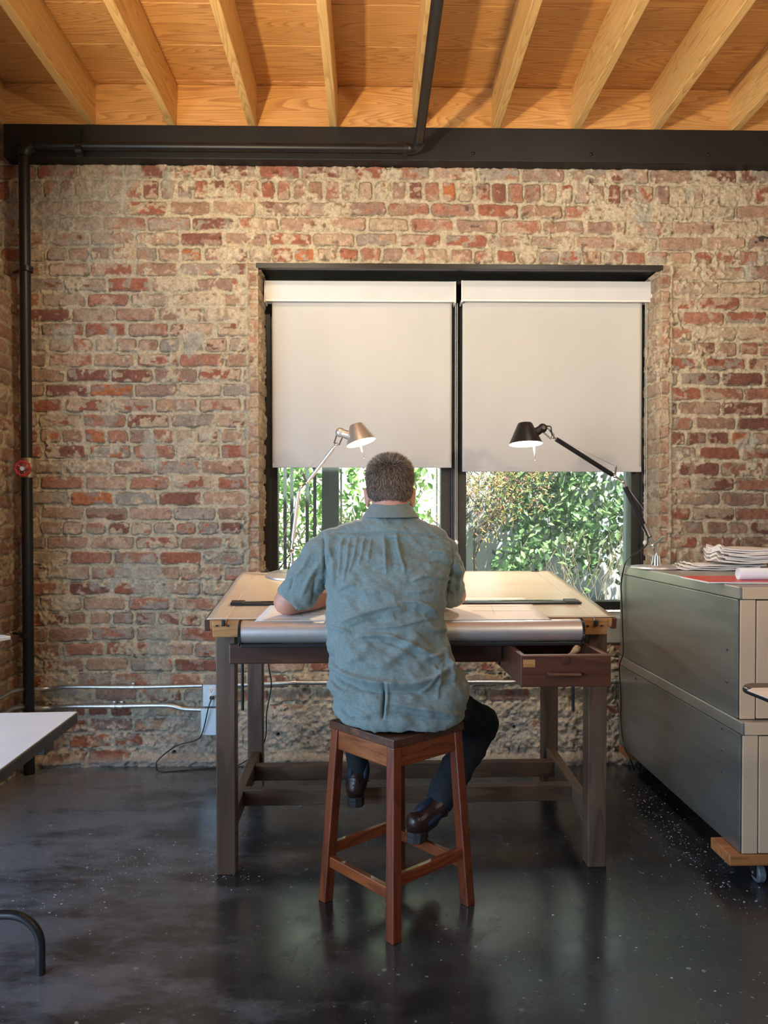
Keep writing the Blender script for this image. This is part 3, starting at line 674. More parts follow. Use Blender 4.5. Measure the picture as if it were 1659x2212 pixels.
def blind(pxa, pxb, fa, fb, ybot, label, chain_px, chain_y):
    YBL = YF - 0.045
    a = P(pxa, 612, YBL); b = P(pxb, 655, YBL)
    t = thing('roller_blind', label, 'roller blind', ((a.x + b.x) / 2, YBL, b.z), 0, 'roller blinds')
    t.rotation_euler = (0, 0, 0)
    zt = a.z; zb = P(pxa, 656, YBL).z
    pr = [(YBL - 0.045, zb + 0.006), (YBL - 0.05, zb + 0.012), (YBL - 0.05, zt), (YBL + 0.03, zt), (YBL + 0.03, zb + 0.006)]
    m = MB(); n = len(pr)
    m.add([(a.x, y, z) for y, z in pr] + [(b.x, y, z) for y, z in pr], [tuple(range(n)), tuple(range(2 * n - 1, n - 1, -1))] + [(i, n + i, n + (i + 1) % n, (i + 1) % n) for i in range(n)])
    m.build('cassette', 'cassette', t, bevel=0.003)
    m = MB(); m.box(((a.x + b.x) / 2, YBL - 0.048, zb + 0.004), (b.x - a.x - 0.012, 0.01, 0.010)); m.build('cassette_lip', 'white_plastic', t, bevel=0.002)
    for x in (a.x + 0.004, b.x - 0.004): MB().box((x, YBL - 0.01, (zt + zb) / 2 - 0.003), (0.008, 0.085, zt - zb + 0.006)).build('end_cap', 'white_plastic', t, bevel=0.002)
    # fabric with a very slight ripple
    x0 = P(fa, 900, YBL).x; x1 = P(fb, 900, YBL).x; z1 = zb + 0.01; z0 = P(fa, ybot, YBL).z
    us = np.linspace(x0, x1, 60); vs = np.linspace(z0, z1, 60); U, V = np.meshgrid(us, vs, indexing='ij')
    Yv = YBL - 0.012 + 0.004 * (fbm(U, V * 0.4, 0.35, 4, 2) - 0.5)
    me = np_mesh('fabric', np.stack([U, Yv, V], -1).reshape(-1, 3), grid_faces(60, 60))
    finish(me, 'fabric', 'blind', t, solid=0.0012)
    m = MB(); m.box(((x0 + x1) / 2, YBL - 0.012, z0 + 0.012), (x1 - x0, 0.008, 0.026)); m.build('hem_bar', 'blind', t, bevel=0.003)
    # bead chain
    m = MB(); p = P(chain_px, 660, YBL); zz = P(chain_px, chain_y, YBL).z; z = zb
    xx = p.x
    while z > zz:
        for dx in (-0.0045, 0.0045): m.sphere((xx + dx, YBL - 0.02, z), 0.0022, 6, 4)
        z -= 0.0062
    for dx in (-0.0045, 0.0045): m.cyl((xx + dx, YBL - 0.02, zz), (xx + dx, YBL - 0.02, zb), 0.0007, n=5)
    m.build('bead_chain', 'white_plastic', t, smooth='all')
    m = MB(); m.sphere((xx, YBL - 0.02, zz), (0.012, 0.008, 0.014), 12, 8); m.build('chain_weight', 'white_plastic', t, smooth='all')
    return t
blind(573, 983, 589, 975, 1010, 'beige roller blind pulled down over the left half of the window, behind the silver lamp', 985, 1172)
blind(994, 1402, 998, 1384, 1019, 'beige roller blind pulled down over the right half of the window, behind the black lamp', 1393, 1172)

# ================================================================== PIPES, CONDUIT, OUTLET
t = thing('pipework', 'black riser pipe in the left corner, running along the beam and out under the ceiling', 'pipe', (P(60, 1500, 3.72).x, 3.72, 0))
YP = 3.745
pt = P(52, 320, YP); pb = P(62, 1500, YP); el = P(903, 320, YP); r = 0.026
zt = P(52, 314, YP).z; ze = P(903, 321, YP).z
m = MB(); m.tube(curve_pts([(pb.x, YP, -0.0), (pb.x, YP, 0.6)], 1) + [Vector((pt.x, YP, zt - 0.06))], r, 18); m.build('riser_pipe', 'black_steel', t, smooth=True)
m = MB(); c = [Vector((pt.x + 0.055 * (1 - math.cos(a)), YP, zt - 0.055 * (1 - math.sin(a)))) for a in [PI / 2 * k / 6 for k in range(7)]]
m.tube(c, 0.030, 18); m.build('elbow', 'black_steel', t, smooth=True)
m = MB(); m.tube([(pt.x + 0.05, YP, zt), (el.x - 0.05, YP, ze)], 0.020, 18); m.build('beam_pipe', 'black_steel', t, smooth=True)
m = MB(); c = [Vector((el.x - 0.05 + 0.05 * math.sin(a), YP - 0.05 * (1 - math.cos(a)), ze)) for a in [PI / 2 * k / 6 for k in range(7)]]
m.tube(c, 0.028, 18); m.cyl((el.x - 0.075, YP, ze), (el.x - 0.05, YP, ze), 0.031); m.cyl((el.x, YP - 0.075, ze), (el.x, YP - 0.05, ze), 0.031)
m.build('elbow', 'black_steel', t, smooth=True)
m = MB(); m.tube([(el.x, YP - 0.05, ze), (el.x + 0.01, -1.9, ze)], 0.023, 18); m.build('ceiling_pipe', 'black_steel', t, smooth=True)
for y in (582, 1371):
    p = P(57, y, YP); m = MB(); m.cyl(p + Vector((0, 0, -0.012)), p + Vector((0, 0, 0.012)), 0.031); m.bar(p, p + Vector((-0.085, 0.05, 0)), 0.012, 0.010)
    m.build('pipe_clamp', 'black_steel', t, smooth=True)
m = MB(); p = P(172, 294, YP); m.bar(p + Vector((0, 0.0, 0.03)), p + Vector((0, 0, -0.055)), 0.012, 0.02); m.cyl(p + Vector((-0.015, 0, -0.07)), p + Vector((0.015, 0, -0.07)), 0.026); m.build('hanger', 'black_steel', t, smooth=True)
v = P(61, 1011, YP); m = MB(); m.cyl(v + Vector((0, 0, -0.045)), v + Vector((0, 0, 0.045)), 0.034); m.sphere(v, 0.040); m.cyl(v + Vector((0, 0, 0.036)), v + Vector((0, 0, 0.048)), 0.030)
m.cyl(v + Vector((0, 0, -0.048)), v + Vector((0, 0, -0.036)), 0.030); vb = m.build('valve_body', 'brass', t, smooth=True)
hw = P(49, 1012, YP - 0.09); m = MB(); m.cyl(v + Vector((0, -0.02, 0)), hw, 0.009, n=12); m.build('valve_stem', 'brass', t, smooth=True)
ax = (hw - v).normalized()
m = MB(); rr = 0.033; x_ = Vector((1, 0, 0)); x_ = (x_ - ax * x_.dot(ax)).normalized(); y_ = ax.cross(x_)
ring = [hw + (x_ * math.cos(a) + y_ * math.sin(a)) * (rr + 0.0025 * math.cos(10 * a)) for a in [2 * PI * k / 60 for k in range(61)]]
m.tube(ring, 0.0055, 8, False)
for k in range(5):
    a = 2 * PI * k / 5; m.tube([hw, hw + (x_ * math.cos(a) + y_ * math.sin(a)) * rr], 0.004, 8)
h_ = m.build('handwheel', 'handwheel', t, smooth=True); m = MB(); m.lathe([(0.001, 0.012), (0.010, 0.012), (0.012, 0.0), (0.001, -0.002)], hw, ax, 16); m.build('hub', 'alu', h_, smooth=True, local=True)

YC = YW - 0.035
def conduit(pts, r, name, label, clips, par=None):
    m = MB(); m.tube(pts, r, 14); t = thing(name, label, 'conduit', pts[len(pts) // 2]); m.build('tube', 'galv', t, smooth=True)
    for p in clips:
        k = MB(); k.cyl(Vector(p) + Vector((-0.011, 0, 0)), Vector(p) + Vector((0.011, 0, 0)), r * 1.3, n=16); k.box(Vector(p) + Vector((0, 0.012, r * 1.2)), (0.012, 0.004, r * 1.0)); k.build('strap', 'galv', t, smooth=True)
    return t
xw = XL + 0.07
up = curve_pts([(xw + 0.01, 2.9, P(60, 1502, 3.6).z), (xw, 3.5, P(60, 1502, 3.6).z), (xw + 0.01, 3.68, P(60, 1502, 3.6).z + .005), P(95, 1488, YC), P(150, 1484, YC), P(300, 1484, YC), P(437, 1481, YC)], 6)
conduit(up, 0.0105, 'wall_conduit', 'thin galvanised conduit along the left wall base, upper run entering the outlet box', [P(286, 1484, YC)])
lo = curve_pts([(xw + 0.0, 2.9, P(60, 1540, 3.6).z), (xw, 3.5, P(60, 1540, 3.6).z), (xw + 0.01, 3.68, P(60, 1540, 3.6).z + .005), P(95, 1530, YC), P(150, 1526, YC), P(250, 1525, YC), P(360, 1524, YC), P(395, 1531, YC), P(436, 1533, YC)], 6)
conduit(lo, 0.0125, 'wall_conduit', 'thicker galvanised conduit with a coupling, lower run into the pale cover plate', [P(245, 1525, YC), P(261, 1525, YC)])
ri = [P(470, 1481, YC), P(640, 1475, YC), P(1000, 1474, YC), P(1345, 1472, YC)]
conduit(ri, 0.0115, 'wall_conduit', 'galvanised conduit crossing the brick wall behind the drafting table', [P(635, 1475, YC), P(1330, 1472, YC)])

t = thing('outlet_box', 'grey steel outlet box with a black plug, left of the drafting table leg', 'electrical outlet', P(456, 1590, YC))
a = P(437, 1479, YW - 0.06); b = P(487, 1527, YW - 0.06)
m = MB(); m.box(((a.x + b.x) / 2, YW - 0.03, (a.z + b.z) / 2), (b.x - a.x, 0.06, a.z - b.z)); m.build('box', 'box_steel', t, bevel=0.004)
cx = P(457, 1500, YW - 0.06).x
for k, py in enumerate((1491, 1507)):
    p = P(457, py, YW - 0.062); m = MB(); m.lathe([(0.001, 0.004), (0.016, 0.004), (0.017, 0.0), (0.017, -0.003)], p, (0, -1, 0), 24); f_ = m.build('socket', 'white_plastic', t, smooth=True)
    if k == 0:
        m = MB(); m.box(p + Vector((-0.006, -0.0045, 0.003)), (0.002, 0.001, 0.008)); m.build('slot', 'black_plastic', f_, local=True)
        m = MB(); m.box(p + Vector((0.006, -0.0045, 0.003)), (0.002, 0.001, 0.007)); m.build('slot', 'black_plastic', f_, local=True)
        m = MB(); m.cyl(p + Vector((0, -0.004, -0.007)), p + Vector((0, -0.005, -0.007)), 0.0025, n=10); m.build('ground_hole', 'black_plastic', f_, local=True)
for q in ((440, 1482), (440, 1523), (484, 1482)):
    p = P(q[0], q[1], YW - 0.061); MB().lathe([(0.001, 0.002), (0.004, 0.002), (0.0045, 0)], p, (0, -1, 0), 10).build('screw', 'alu', t, smooth=True)
a = P(433, 1531, YW - 0.07); b = P(487, 1589, YW - 0.07)
m = MB(); m.box(((a.x + b.x) / 2, YW - 0.035, (a.z + b.z) / 2), (b.x - a.x, 0.07, a.z - b.z)); m.build('cover_plate', 'box_bluelit', t, bevel=0.004)
# plug and its black lead: wall to the floor and under the table
t = thing('power_cord', 'black power cord plugged into the outlet box and looping down onto the floor', 'cord', P(460, 1507, YW - 0.07))
p0 = P(458, 1507, YW - 0.075)
MB().box(p0, (0.020, 0.026, 0.016)).build('plug', 'black_plastic', t, bevel=0.003)
pts = curve_pts([p0 + Vector((0, -0.012, -0.003)), P(450, 1530, YW - 0.10), P(438, 1580, YW - 0.09), P(425, 1598, YW - 0.10), P(380, 1612, YW - 0.10), P(343, 1640, YW - 0.08), P(338, 1655, YW - 0.10), PZ(347, 1667, 0.004), PZ(400, 1664, 0.004), PZ(470, 1658, 0.004), PZ(560, 1656, 0.004)], 8)
MB().tube(pts, 0.0032, 8).build('cable', 'black_plastic', t, smooth='all')

# ================================================================== DRAFTING TABLE  (local x across, y into the room's depth, z up)
TX, TY, TR = 0.148, 2.712, math.radians(1.6)
tab = thing('drafting_table', 'old dark wooden drafting table with a tilted cream-covered board, standing at the window', 'drafting table', (TX, TY, 0), TR)
TM = Matrix.Translation((TX, TY, 0)) @ Matrix.Rotation(TR, 4, 'Z'); TMi = TM.inverted()
def TP(px, py, yl):
    """point under a pixel on the table's own plane y = yl, in table coordinates"""
    d = CR @ Vector(((px - CX) / F, (CY - py) / F, -1)); o = TMi @ Vector((0, 0, CH)); e = TMi.to_3x3() @ d; k = (yl - o.y) / e.y
    return o + e * k
LW = 0.068; FX0 = TP(491, 1700, 0).x; FX1 = TP(1284, 1700, 0).x; ZL = TP(491, 1366, -0.03).z; YR = 0.79
RX0 = TP(551, 1550, YR - LW / 2).x; RX1 = TP(1190, 1550, YR - LW / 2).x
for x, y, zt in ((FX0, 0.0, ZL), (FX1, 0.0, ZL), (RX0, YR, ZL + 0.05), (RX1, YR, ZL + 0.05)):
    MB().box((x, y, zt / 2), (LW, LW, zt)).build('leg', 'walnut_z', tab, bevel=0.004, local=True)
zs0 = 0.115; zs1 = 0.192
for xa, xb in ((FX0, RX0), (FX1, RX1)):
    MB().bar((xa, 0.03, 0.155), (xb, YR - 0.03, 0.155), 0.042, 0.075).build('side_stretcher', 'walnut_y', tab, bevel=0.004, local=True)
for yl, za, zb_ in ((0.275, 1706, 1742), (0.60, 1654, 1688)):
    a = TP(520, za, yl - 0.02); b = TP(520, zb_, yl - 0.02); xa = FX0 + (RX0 - FX0) * yl / YR; xb = FX1 + (RX1 - FX1) * yl / YR
    MB().box(((xa + xb) / 2, yl, (a.z + b.z) / 2), (xb - xa - 0.04, 0.042, a.z - b.z)).build('foot_rail', 'walnut_x', tab, bevel=0.004, local=True)
# upper frame rails
for xa, xb in ((FX0, RX0), (FX1, RX1)): MB().bar((xa, 0.03, ZL - 0.06), (xb, YR - 0.03, ZL - 0.06), 0.03, 0.10).build('side_apron', 'walnut_y', tab, bevel=0.003, local=True)
MB().box(((RX0 + RX1) / 2, YR, ZL - 0.04), (RX1 - RX0 - LW, 0.03, 0.10)).build('rear_apron', 'walnut_x', tab, bevel=0.003, local=True)
# wide shallow drawer, closed, whose front spans the left part
a = TP(494, 1392, -0.062); b = TP(1085, 1430, -0.062)
dz0, dz1 = b.z, a.z
dw = thing('x', None, None); bpy.data.objects.remove(dw)
wd = MB().box(((a.x + b.x) / 2, -0.05, (dz0 + dz1) / 2), (b.x - a.x, 0.026, dz1 - dz0)).build('wide_drawer', 'apron', tab, bevel=0.005, local=True)
MB().box(((a.x + b.x) / 2, 0.30, (dz0 + dz1) / 2 - 0.004), (b.x - a.x - 0.03, 0.66, dz1 - dz0 - 0.02)).build('drawer_box', 'apron', wd, local=True)
MB().box((b.x + 0.012, 0.30, dz0 - 0.004), (0.03, 0.62, 0.035)).build('drawer_runner', 'apron', tab, bevel=0.002, local=True)
# small drawer, pulled out
yd = -0.335
a = TP(1125, 1416, yd - 0.012); b = TP(1320, 1483, yd - 0.012); X0, X1, Z0, Z1 = a.x, b.x, b.z, a.z
dr = MB().box(((X0 + X1) / 2, yd, (Z0 + Z1) / 2), (X1 - X0, 0.024, Z1 - Z0)).build('small_drawer', 'drawer', tab, bevel=0.003, local=True)
for x in (X0 + 0.010, X1 - 0.010): MB().box((x, yd + 0.232, (Z0 + Z1) / 2), (0.018, 0.44, Z1 - Z0 - 0.002)).build('drawer_side', 'drawer', dr, bevel=0.002, local=True)
MB().box(((X0 + X1) / 2, yd + 0.232, Z0 + 0.012), (X1 - X0 - 0.03, 0.44, 0.012)).build('drawer_bottom', 'raw_wood', dr, local=True)
MB().box(((X0 + X1) / 2, yd + 0.445, (Z0 + Z1) / 2), (X1 - X0 - 0.03, 0.014, Z1 - Z0 - 0.01)).build('drawer_back', 'drawer', dr, local=True)
p = TP(1221, 1458, yd - 0.03); ha = TP(1190, 1458, yd - 0.03); hb = TP(1254, 1458, yd - 0.03)
m = MB(); m.tube([(ha.x, yd - 0.012, ha.z), (ha.x + 0.004, yd - 0.03, ha.z), (hb.x - 0.004, yd - 0.03, hb.z), (hb.x, yd - 0.012, hb.z)], 0.0085, 10, flat=0.8); hd = m.build('handle', 'drawer', dr, smooth=True, local=True)
q = TP(1223, 1428, yd - 0.012); MB().lathe([(0.001, 0.004), (0.012, 0.003), (0.013, 0.0)], q, (0, -1, 0), 20).build('wooden_plug', 'apron', dr, smooth=True, local=True)
MB().box(TP(1143, 1433, yd - 0.0125), (0.038, 0.002, 0.024)).build('worn_patch', 'board_wood', dr, local=True)
# tilted drawing board
fl = TP(442, 1340, -0.095); fr_ = TP(1332, 1333, -0.095); bx = TP(820, 1235, 0.73)
BX0, BX1 = fl.x, fr_.x; BZ0 = (fl.z + fr_.z) / 2; BY0 = -0.095
BY1 = 0.76; BZ1 = CH - (1235 - 1122) / F * (TY + BY1) ; TH = 0.034
BT = math.atan2(BZ1 - BZ0, BY1 - BY0); BL = math.hypot(BZ1 - BZ0, BY1 - BY0)
RB = Matrix.Rotation(BT, 3, 'X')
def BP(x, d, h=0.0):
    """board coordinates: x across, d up the slope from the front edge, h above the cover"""
    return Vector((x, BY0, BZ0)) + RB @ Vector((0, d, h))
def bbox(mb, x0, x1, d0, d1, h0, h1): return mb.box(Vector(BP((x0 + x1) / 2, (d0 + d1) / 2, (h0 + h1) / 2)), (x1 - x0, d1 - d0, h1 - h0), RB)
def BD(py, px=820):
    """slope distance of a pixel row on the board surface"""
    d = CR @ Vector(((px - CX) / F, (CY - py) / F, -1)); o = TMi @ Vector((0, 0, CH)); e = TMi.to_3x3() @ d
    n = RB @ Vector((0, 0, 1)); k = (Vector((0, BY0, BZ0)) - o).dot(n) / e.dot(n); q = o + e * k
    return q.x, (RB.inverted() @ (q - Vector((0, BY0, BZ0)))).y
bd = bbox(MB(), BX0, BX1, 0.0, BL, -TH, -0.002).build('drawing_board', 'board_wood', tab, bevel=0.003, local=True)
for x in (BX0 + 0.008, BX1 - 0.008): bbox(MB(), x - 0.009, x + 0.009, -0.001, BL, -TH - 0.006, -0.0015).build('end_batten', 'drawer', bd, bevel=0.002, local=True)
# cover sheet with a slightly wavy left edge
nx, ny = 60, 40; us = np.linspace(0, 1, nx); vs = np.linspace(0, 1, ny); U, V = np.meshgrid(us, vs, indexing='ij')
wl = 0.006 * (vn(U * 0, V, 0.12, 2) - 0.3); Xc = BX0 + 0.004 + wl * (1 - U) + (BX1 - BX0 - 0.01) * U; Dc = 0.001 + V * (BL - 0.002); Hc = 0.0012 + 0.0006 * fbm(U, V, 0.3, 2, 2)
VV = np.array([BP(x, d, h) for x, d, h in zip(Xc.ravel(), Dc.ravel(), Hc.ravel())])
finish(np_mesh('board_cover', VV, grid_faces(nx, ny)), 'board_cover', 'cover', bd, local=True, solid=0.0015)
# front cleat with two holes and a clip at each end
for (p0, p1, cxp, ha_, hb_) in ((459, 530, 482, 468, 492), (1245, 1313, 1288, 1270, 1300)):
    xa = TP(p0, 1350, -0.095).x; xb = TP(p1, 1350, -0.095).x
    cl = bbox(MB(), xa, xb, -0.006, 0.10, -TH - 0.026, -0.006).build('front_cleat', 'board_wood', bd, bevel=0.003, local=True)
    for hp in (ha_, hb_):
        q = TP(hp, 1352, -0.101); MB().cyl(q + Vector((0, -0.002, 0)), q + Vector((0, 0.003, 0)), 0.0035, n=12).build('screw_hole', 'black_plastic', cl, smooth=True, local=True)
    q = TP(cxp, 1346, -0.105); m = MB(); m.box(q, (0.011, 0.012, 0.022)); m.build('wire_clip', 'black_plastic', bd, bevel=0.002, local=True)
# board supports at the rear, and a few black hanging counterweight rods
for x in (RX0, RX1): m = MB(); m.box((x, YR, (ZL + 0.05 + BZ1 - TH) / 2), (0.03, 0.05, BZ1 - TH - ZL - 0.03)); m.build('board_prop', 'walnut_z', tab, local=True)
for (xa, ya, yb_) in ((523, 1400, 1534), (1237, 1400, 1536)):
    p = TP(xa, ya, 0.22); q = TP(xa + 1, yb_, 0.22); MB().cyl((p.x, 0.22, ZL), q, 0.006, n=10).build('hanging_rod', 'black_plastic', tab, smooth=True, local=True)
# silver paper roller in front of the board, with black geared end caps, resting on a dark tray
ra = TP(517, 1364, -0.15); rb = TP(1257, 1362, -0.15); RR = 0.0365; rz = (ra.z + rb.z) / 2
rl = MB().tube([(ra.x + 0.006, -0.15, rz), (rb.x - 0.006, -0.15, rz)], RR, 48).build('paper_roller', 'alu', tab, smooth=True, local=True)
for x, sg in ((ra.x, 1), (rb.x, -1)):
    m = MB(); pf = []; n = 36
    for side in (0, 1):
        for k in range(n * 2):
            a_ = PI * k / n; rr_ = RR + (0.004 if k % 2 == 0 else 0.0015); pf.append((x + side * 0.008 * sg, -0.15 + rr_ * math.cos(a_), rz + rr_ * math.sin(a_)))
    N_ = 2 * n; m.add(pf, [tuple(range(N_)), tuple(range(2 * N_ - 1, N_ - 1, -1))] + [(i, (i + 1) % N_, N_ + (i + 1) % N_, N_ + i) for i in range(N_)]); m.build('end_cap', 'black_plastic', rl, local=True)
    MB().box((x - 0.0 * sg, -0.12, rz - 0.012), (0.006, 0.09, 0.07)).build('bracket', 'black_plastic', tab, bevel=0.003, local=True)
MB().box(((ra.x + rb.x) / 2, -0.115, rz - RR - 0.008), (rb.x - ra.x - 0.01, 0.10, 0.012)).build('roller_tray', 'black_plastic', tab, bevel=0.002, local=True)
# parallel rule and its wires
xr0, d0 = BD(1306, 500); xr1, d1 = BD(1305, 1255); dm = (d0 + d1) / 2
ru = bbox(MB(), xr0, xr1, dm - 0.022, dm + 0.022, 0.004, 0.010).build('parallel_rule', 'black_plastic', tab, bevel=0.002, local=True)
bbox(MB(), xr0 + 0.06, xr1 - 0.06, dm + 0.003, dm + 0.026, 0.0101, 0.0112).build('clear_edge', 'glassy', ru, local=True) if 'glassy' in MATS else bbox(MB(), xr0 + 0.055, xr1 - 0.055, dm - 0.0, dm + 0.019, 0.0101, 0.0108).build('glossy_strip', 'black_gloss', ru, local=True)
for x in (xr0 + 0.03, xr1 - 0.03):
    bbox(MB(), x - 0.03, x + 0.02, dm - 0.024, dm + 0.024, 0.0101, 0.014).build('end_plate', 'black_plastic', ru, bevel=0.002, local=True)
bbox(MB(), TP(688, 1307, 0.2).x - 0.005, TP(688, 1307, 0.2).x + 0.005, dm - 0.006, dm + 0.004, 0.0105, 0.0145).build('index_mark', 'white_plastic', ru, bevel=0.001, local=True)
for px_ in (488, 1290):
    x = BD(1340, px_)[0]; MB().tube([BP(x, -0.012, -0.01), BP(x, 0.0, 0.003), BP(x, BL, 0.003)], 0.0011, 6).build('guide_wire', 'alu', tab, smooth='all', local=True)
for px_ in (572, 1158):
    x, d = BD(1237, px_); m = MB(); m.box(BP(x, BL - 0.012, 0.003), (0.035, 0.018, 0.004), RB); m.box(BP(x + 0.006, BL - 0.006, 0.009), (0.012, 0.010, 0.010), RB); m.build('corner_pulley', 'black_plastic', tab, bevel=0.001, local=True)
# sheet of drawing paper over the board, curling over the roller
cs = []; xa0, da0 = BD(1291, 600); xb0, _ = BD(1291, 1130); xa1 = TP(553, 1350, -0.12).x; xb1 = TP(1186, 1340, -0.12).x
top = 0.30; path = [BP(0, d, 0.0035) for d in np.linspace(top, 0.004, 16)]
e = path[-1]; path = [(v.y, v.z) for v in path]
for k in range(1, 9):
    a_ = math.radians(62 + 38 * k / 8); path.append((-0.15 + (RR + 0.0015) * math.cos(a_), rz + (RR + 0.0015) * math.sin(a_)))
V_ = []; n = 24
for i, (y, z) in enumerate(path):
    f_ = min(1, i / 15)
    for k in range(n):
        x0 = xa0 + (xa1 - xa0) * f_; x1 = xb0 + (xb1 - xb0) * f_; V_.append((x0 + (x1 - x0) * k / (n - 1), y, z))
V_ = np.array([TM @ Vector(v) for v in V_])
o = finish(np_mesh('drawing_sheet', V_, grid_faces(len(path), n)), 'drawing_sheet', 'paper', None, solid=0.0008); setp(o, 'pinkish sheet of drawing paper laid on the drafting board and over its roller', 'paper')
# faint pencil lines on it
MATS['graphite'] = M('graphite', (0.25, 0.24, 0.24), 0.6)
m = MB()
for (pa, pb2) in (((605, 1325), (700, 1325)), ((610, 1331), (720, 1330)), ((1010, 1312), (1120, 1312)), ((1020, 1322), (1150, 1322)), ((640, 1318), (655, 1336)), ((1060, 1308), (1068, 1330))):
    a_ = BD(pa[1], pa[0]); b_ = BD(pb2[1], pb2[0]); m = MB(); m.bar(TM @ BP(a_[0], a_[1], 0.0045), TM @ BP(b_[0], b_[1], 0.0045), 0.0008, 0.0004).build('pencil_line', 'graphite', o, local=True)
# cord hanging down under the table
t = thing('hanging_cord', 'thin black cord hanging below the table board, near the left rear leg', 'cord', P(585, 1430, 3.3))
pts = curve_pts([TM @ Vector((TP(575, 1400, 0.60).x, 0.60, ZL)), P(580, 1432, 3.35), P(586, 1480, 3.4), P(576, 1540, 3.45), P(574, 1590, 3.55), P(562, 1622, 3.62), P(540, 1638, 3.7), PZ(500, 1662, 0.004)], 8)[3:]
MB().tube(pts, 0.0028, 7).build('cable', 'black_plastic', t, smooth='all')

# ================================================================== STOOL
SC = Vector((0.083, 2.462, 0)); SR = math.radians(-4.0)
st = thing('stool', 'tall reddish brown wooden stool with a square seat, under the seated man', 'stool', SC)
def sdir(k): a = -PI / 2 + SR + k * PI / 2; return Vector((math.cos(a), math.sin(a), 0))   # 0 near, 1 right, 2 far, 3 left
HB, HT, ZS = 0.232, 0.190, 0.590
foot = [SC + sdir(k) * HB for k in range(4)]; topp = [SC + sdir(k) * HT + Vector((0, 0, ZS - 0.022)) for k in range(4)]
for k in range(4): MB().frustum(foot[k], topp[k], 0.036, 0.034, SR + PI / 4).build('leg', 'stool_z', st, bevel=0.004)
def along(k, z): f_ = z / (ZS - 0.022); return foot[k] + (topp[k] - foot[k]) * f_
ps = ((0, 3, 0.135), (1, 2, 0.135), (0, 1, 0.172), (3, 2, 0.172))
def rail(p, q, w_, h_, name, mat):
    p = Vector(p); q = Vector(q); d = q - p; L = d.length; an = math.atan2(d.y, d.x); o = MB().box((0, 0, 0), (L, w_, h_)).build(name, mat, None, bevel=0.003)
    # own object axes so the grain follows the rail
    o.location = (p + q) / 2; o.rotation_euler = (0, 0, an); o.parent = st; o.matrix_parent_inverse = Matrix.Translation(-SC); return o
for i, j, z in ps: rail(along(i, z), along(j, z), 0.020, 0.036, 'stretcher', 'stool_x')
for i, j in ((0, 3), (1, 2), (0, 1), (3, 2)): rail(along(i, 0.535), along(j, 0.535), 0.020, 0.064, 'apron', 'stool_x')
cr = [SC + sdir(k) * (HT + 0.030) for k in range(4)]
m = MB(); n = 13; top_v = []
for i in range(n):
    for j in range(n):
        u = i / (n - 1); v_ = j / (n - 1); p = (cr[0] * (1 - u) + cr[1] * u) * (1 - v_) + (cr[3] * (1 - u) + cr[2] * u) * v_
        dish = 0.007 * math.sin(PI * u) * math.sin(PI * v_); top_v.append((p.x, p.y, ZS + 0.004 - dish))
fs = [(i * n + j, (i + 1) * n + j, (i + 1) * n + j + 1, i * n + j + 1) for i in range(n - 1) for j in range(n - 1)]
m.add(top_v, fs); lowv = [(x, y, ZS - 0.022) for x, y, z in top_v]; m.add(lowv, [tuple(reversed(f_)) for f_ in fs]); N2 = n * n
edge = [i * n for i in range(n)] + [(n - 1) * n + j for j in range(1, n)] + [i * n + n - 1 for i in range(n - 2, -1, -1)] + [j for j in range(n - 2, 0, -1)]
m.f += [(edge[k], edge[(k + 1) % len(edge)], edge[(k + 1) % len(edge)] + N2, edge[k] + N2) for k in range(len(edge))]
m.build('seat', 'stool_seat', st, bevel=0.003)

# ================================================================== PLAN CHESTS ON A DOLLY
YN = 2.56; XC = (1337 - 801) / F * 3.78; XE = 2.45
XC = P(1594, 1500, YN).x
top = P(1590, 1262, YN); z_top = 1.022; z_mid = P(1603, 1555, YN).z + 0.0; z_bot = P(1600, 1838, YN).z
YFAR = 3.80
def chest(name, label, z0, z1, yn, dx):
    t = thing(name, label, 'plan chest', ((XC + XE) / 2, (yn + YFAR) / 2, z0))
    MB().box(((XC + XE) / 2 + dx, (yn + YFAR) / 2 + 0.008, (z0 + z1 - 0.045) / 2), (XE - XC, YFAR - yn - 0.016, z1 - z0 - 0.047)).build('carcass', 'cab_grey', t, bevel=0.003)
    # top tray with its turned-down lip
    MB().box(((XC + XE) / 2 + dx, (yn + YFAR) / 2, z1 - 0.0225), (XE - XC + 0.004, YFAR - yn, 0.044)).build('top_tray', 'cab_edge', t, bevel=0.004)
    MB().box(((XC + XE) / 2 + dx + 0.004, yn + 0.0, z1 - 0.0225), (XE - XC - 0.012, 0.004, 0.042)).build('front_lip', 'cab_beige', t, bevel=0.001)
    MB().box((XC + dx + 0.031, yn + 0.006, (z0 + z1 - 0.045) / 2), (0.052, 0.006, z1 - z0 - 0.048)).build('front_stile', 'cab_beige', t, bevel=0.002)
    MB().box(((XC + XE) / 2 + dx + 0.030, yn + 0.006, (z0 + z1 - 0.045) / 2), (XE - XC - 0.062, 0.010, z1 - z0 - 0.052)).build('front_panel', 'cab_beige', t, bevel=0.002)
    return t
lowc = chest('plan_chest', 'lower of the two stacked grey steel plan chests, resting on the wooden dolly', z_bot, z_mid, YN - 0.03, 0.0)
upc = chest('plan_chest', 'upper of the two stacked grey steel plan chests, carrying the black lamp and papers', z_mid, z_top, YN, 0.004)
m = 0
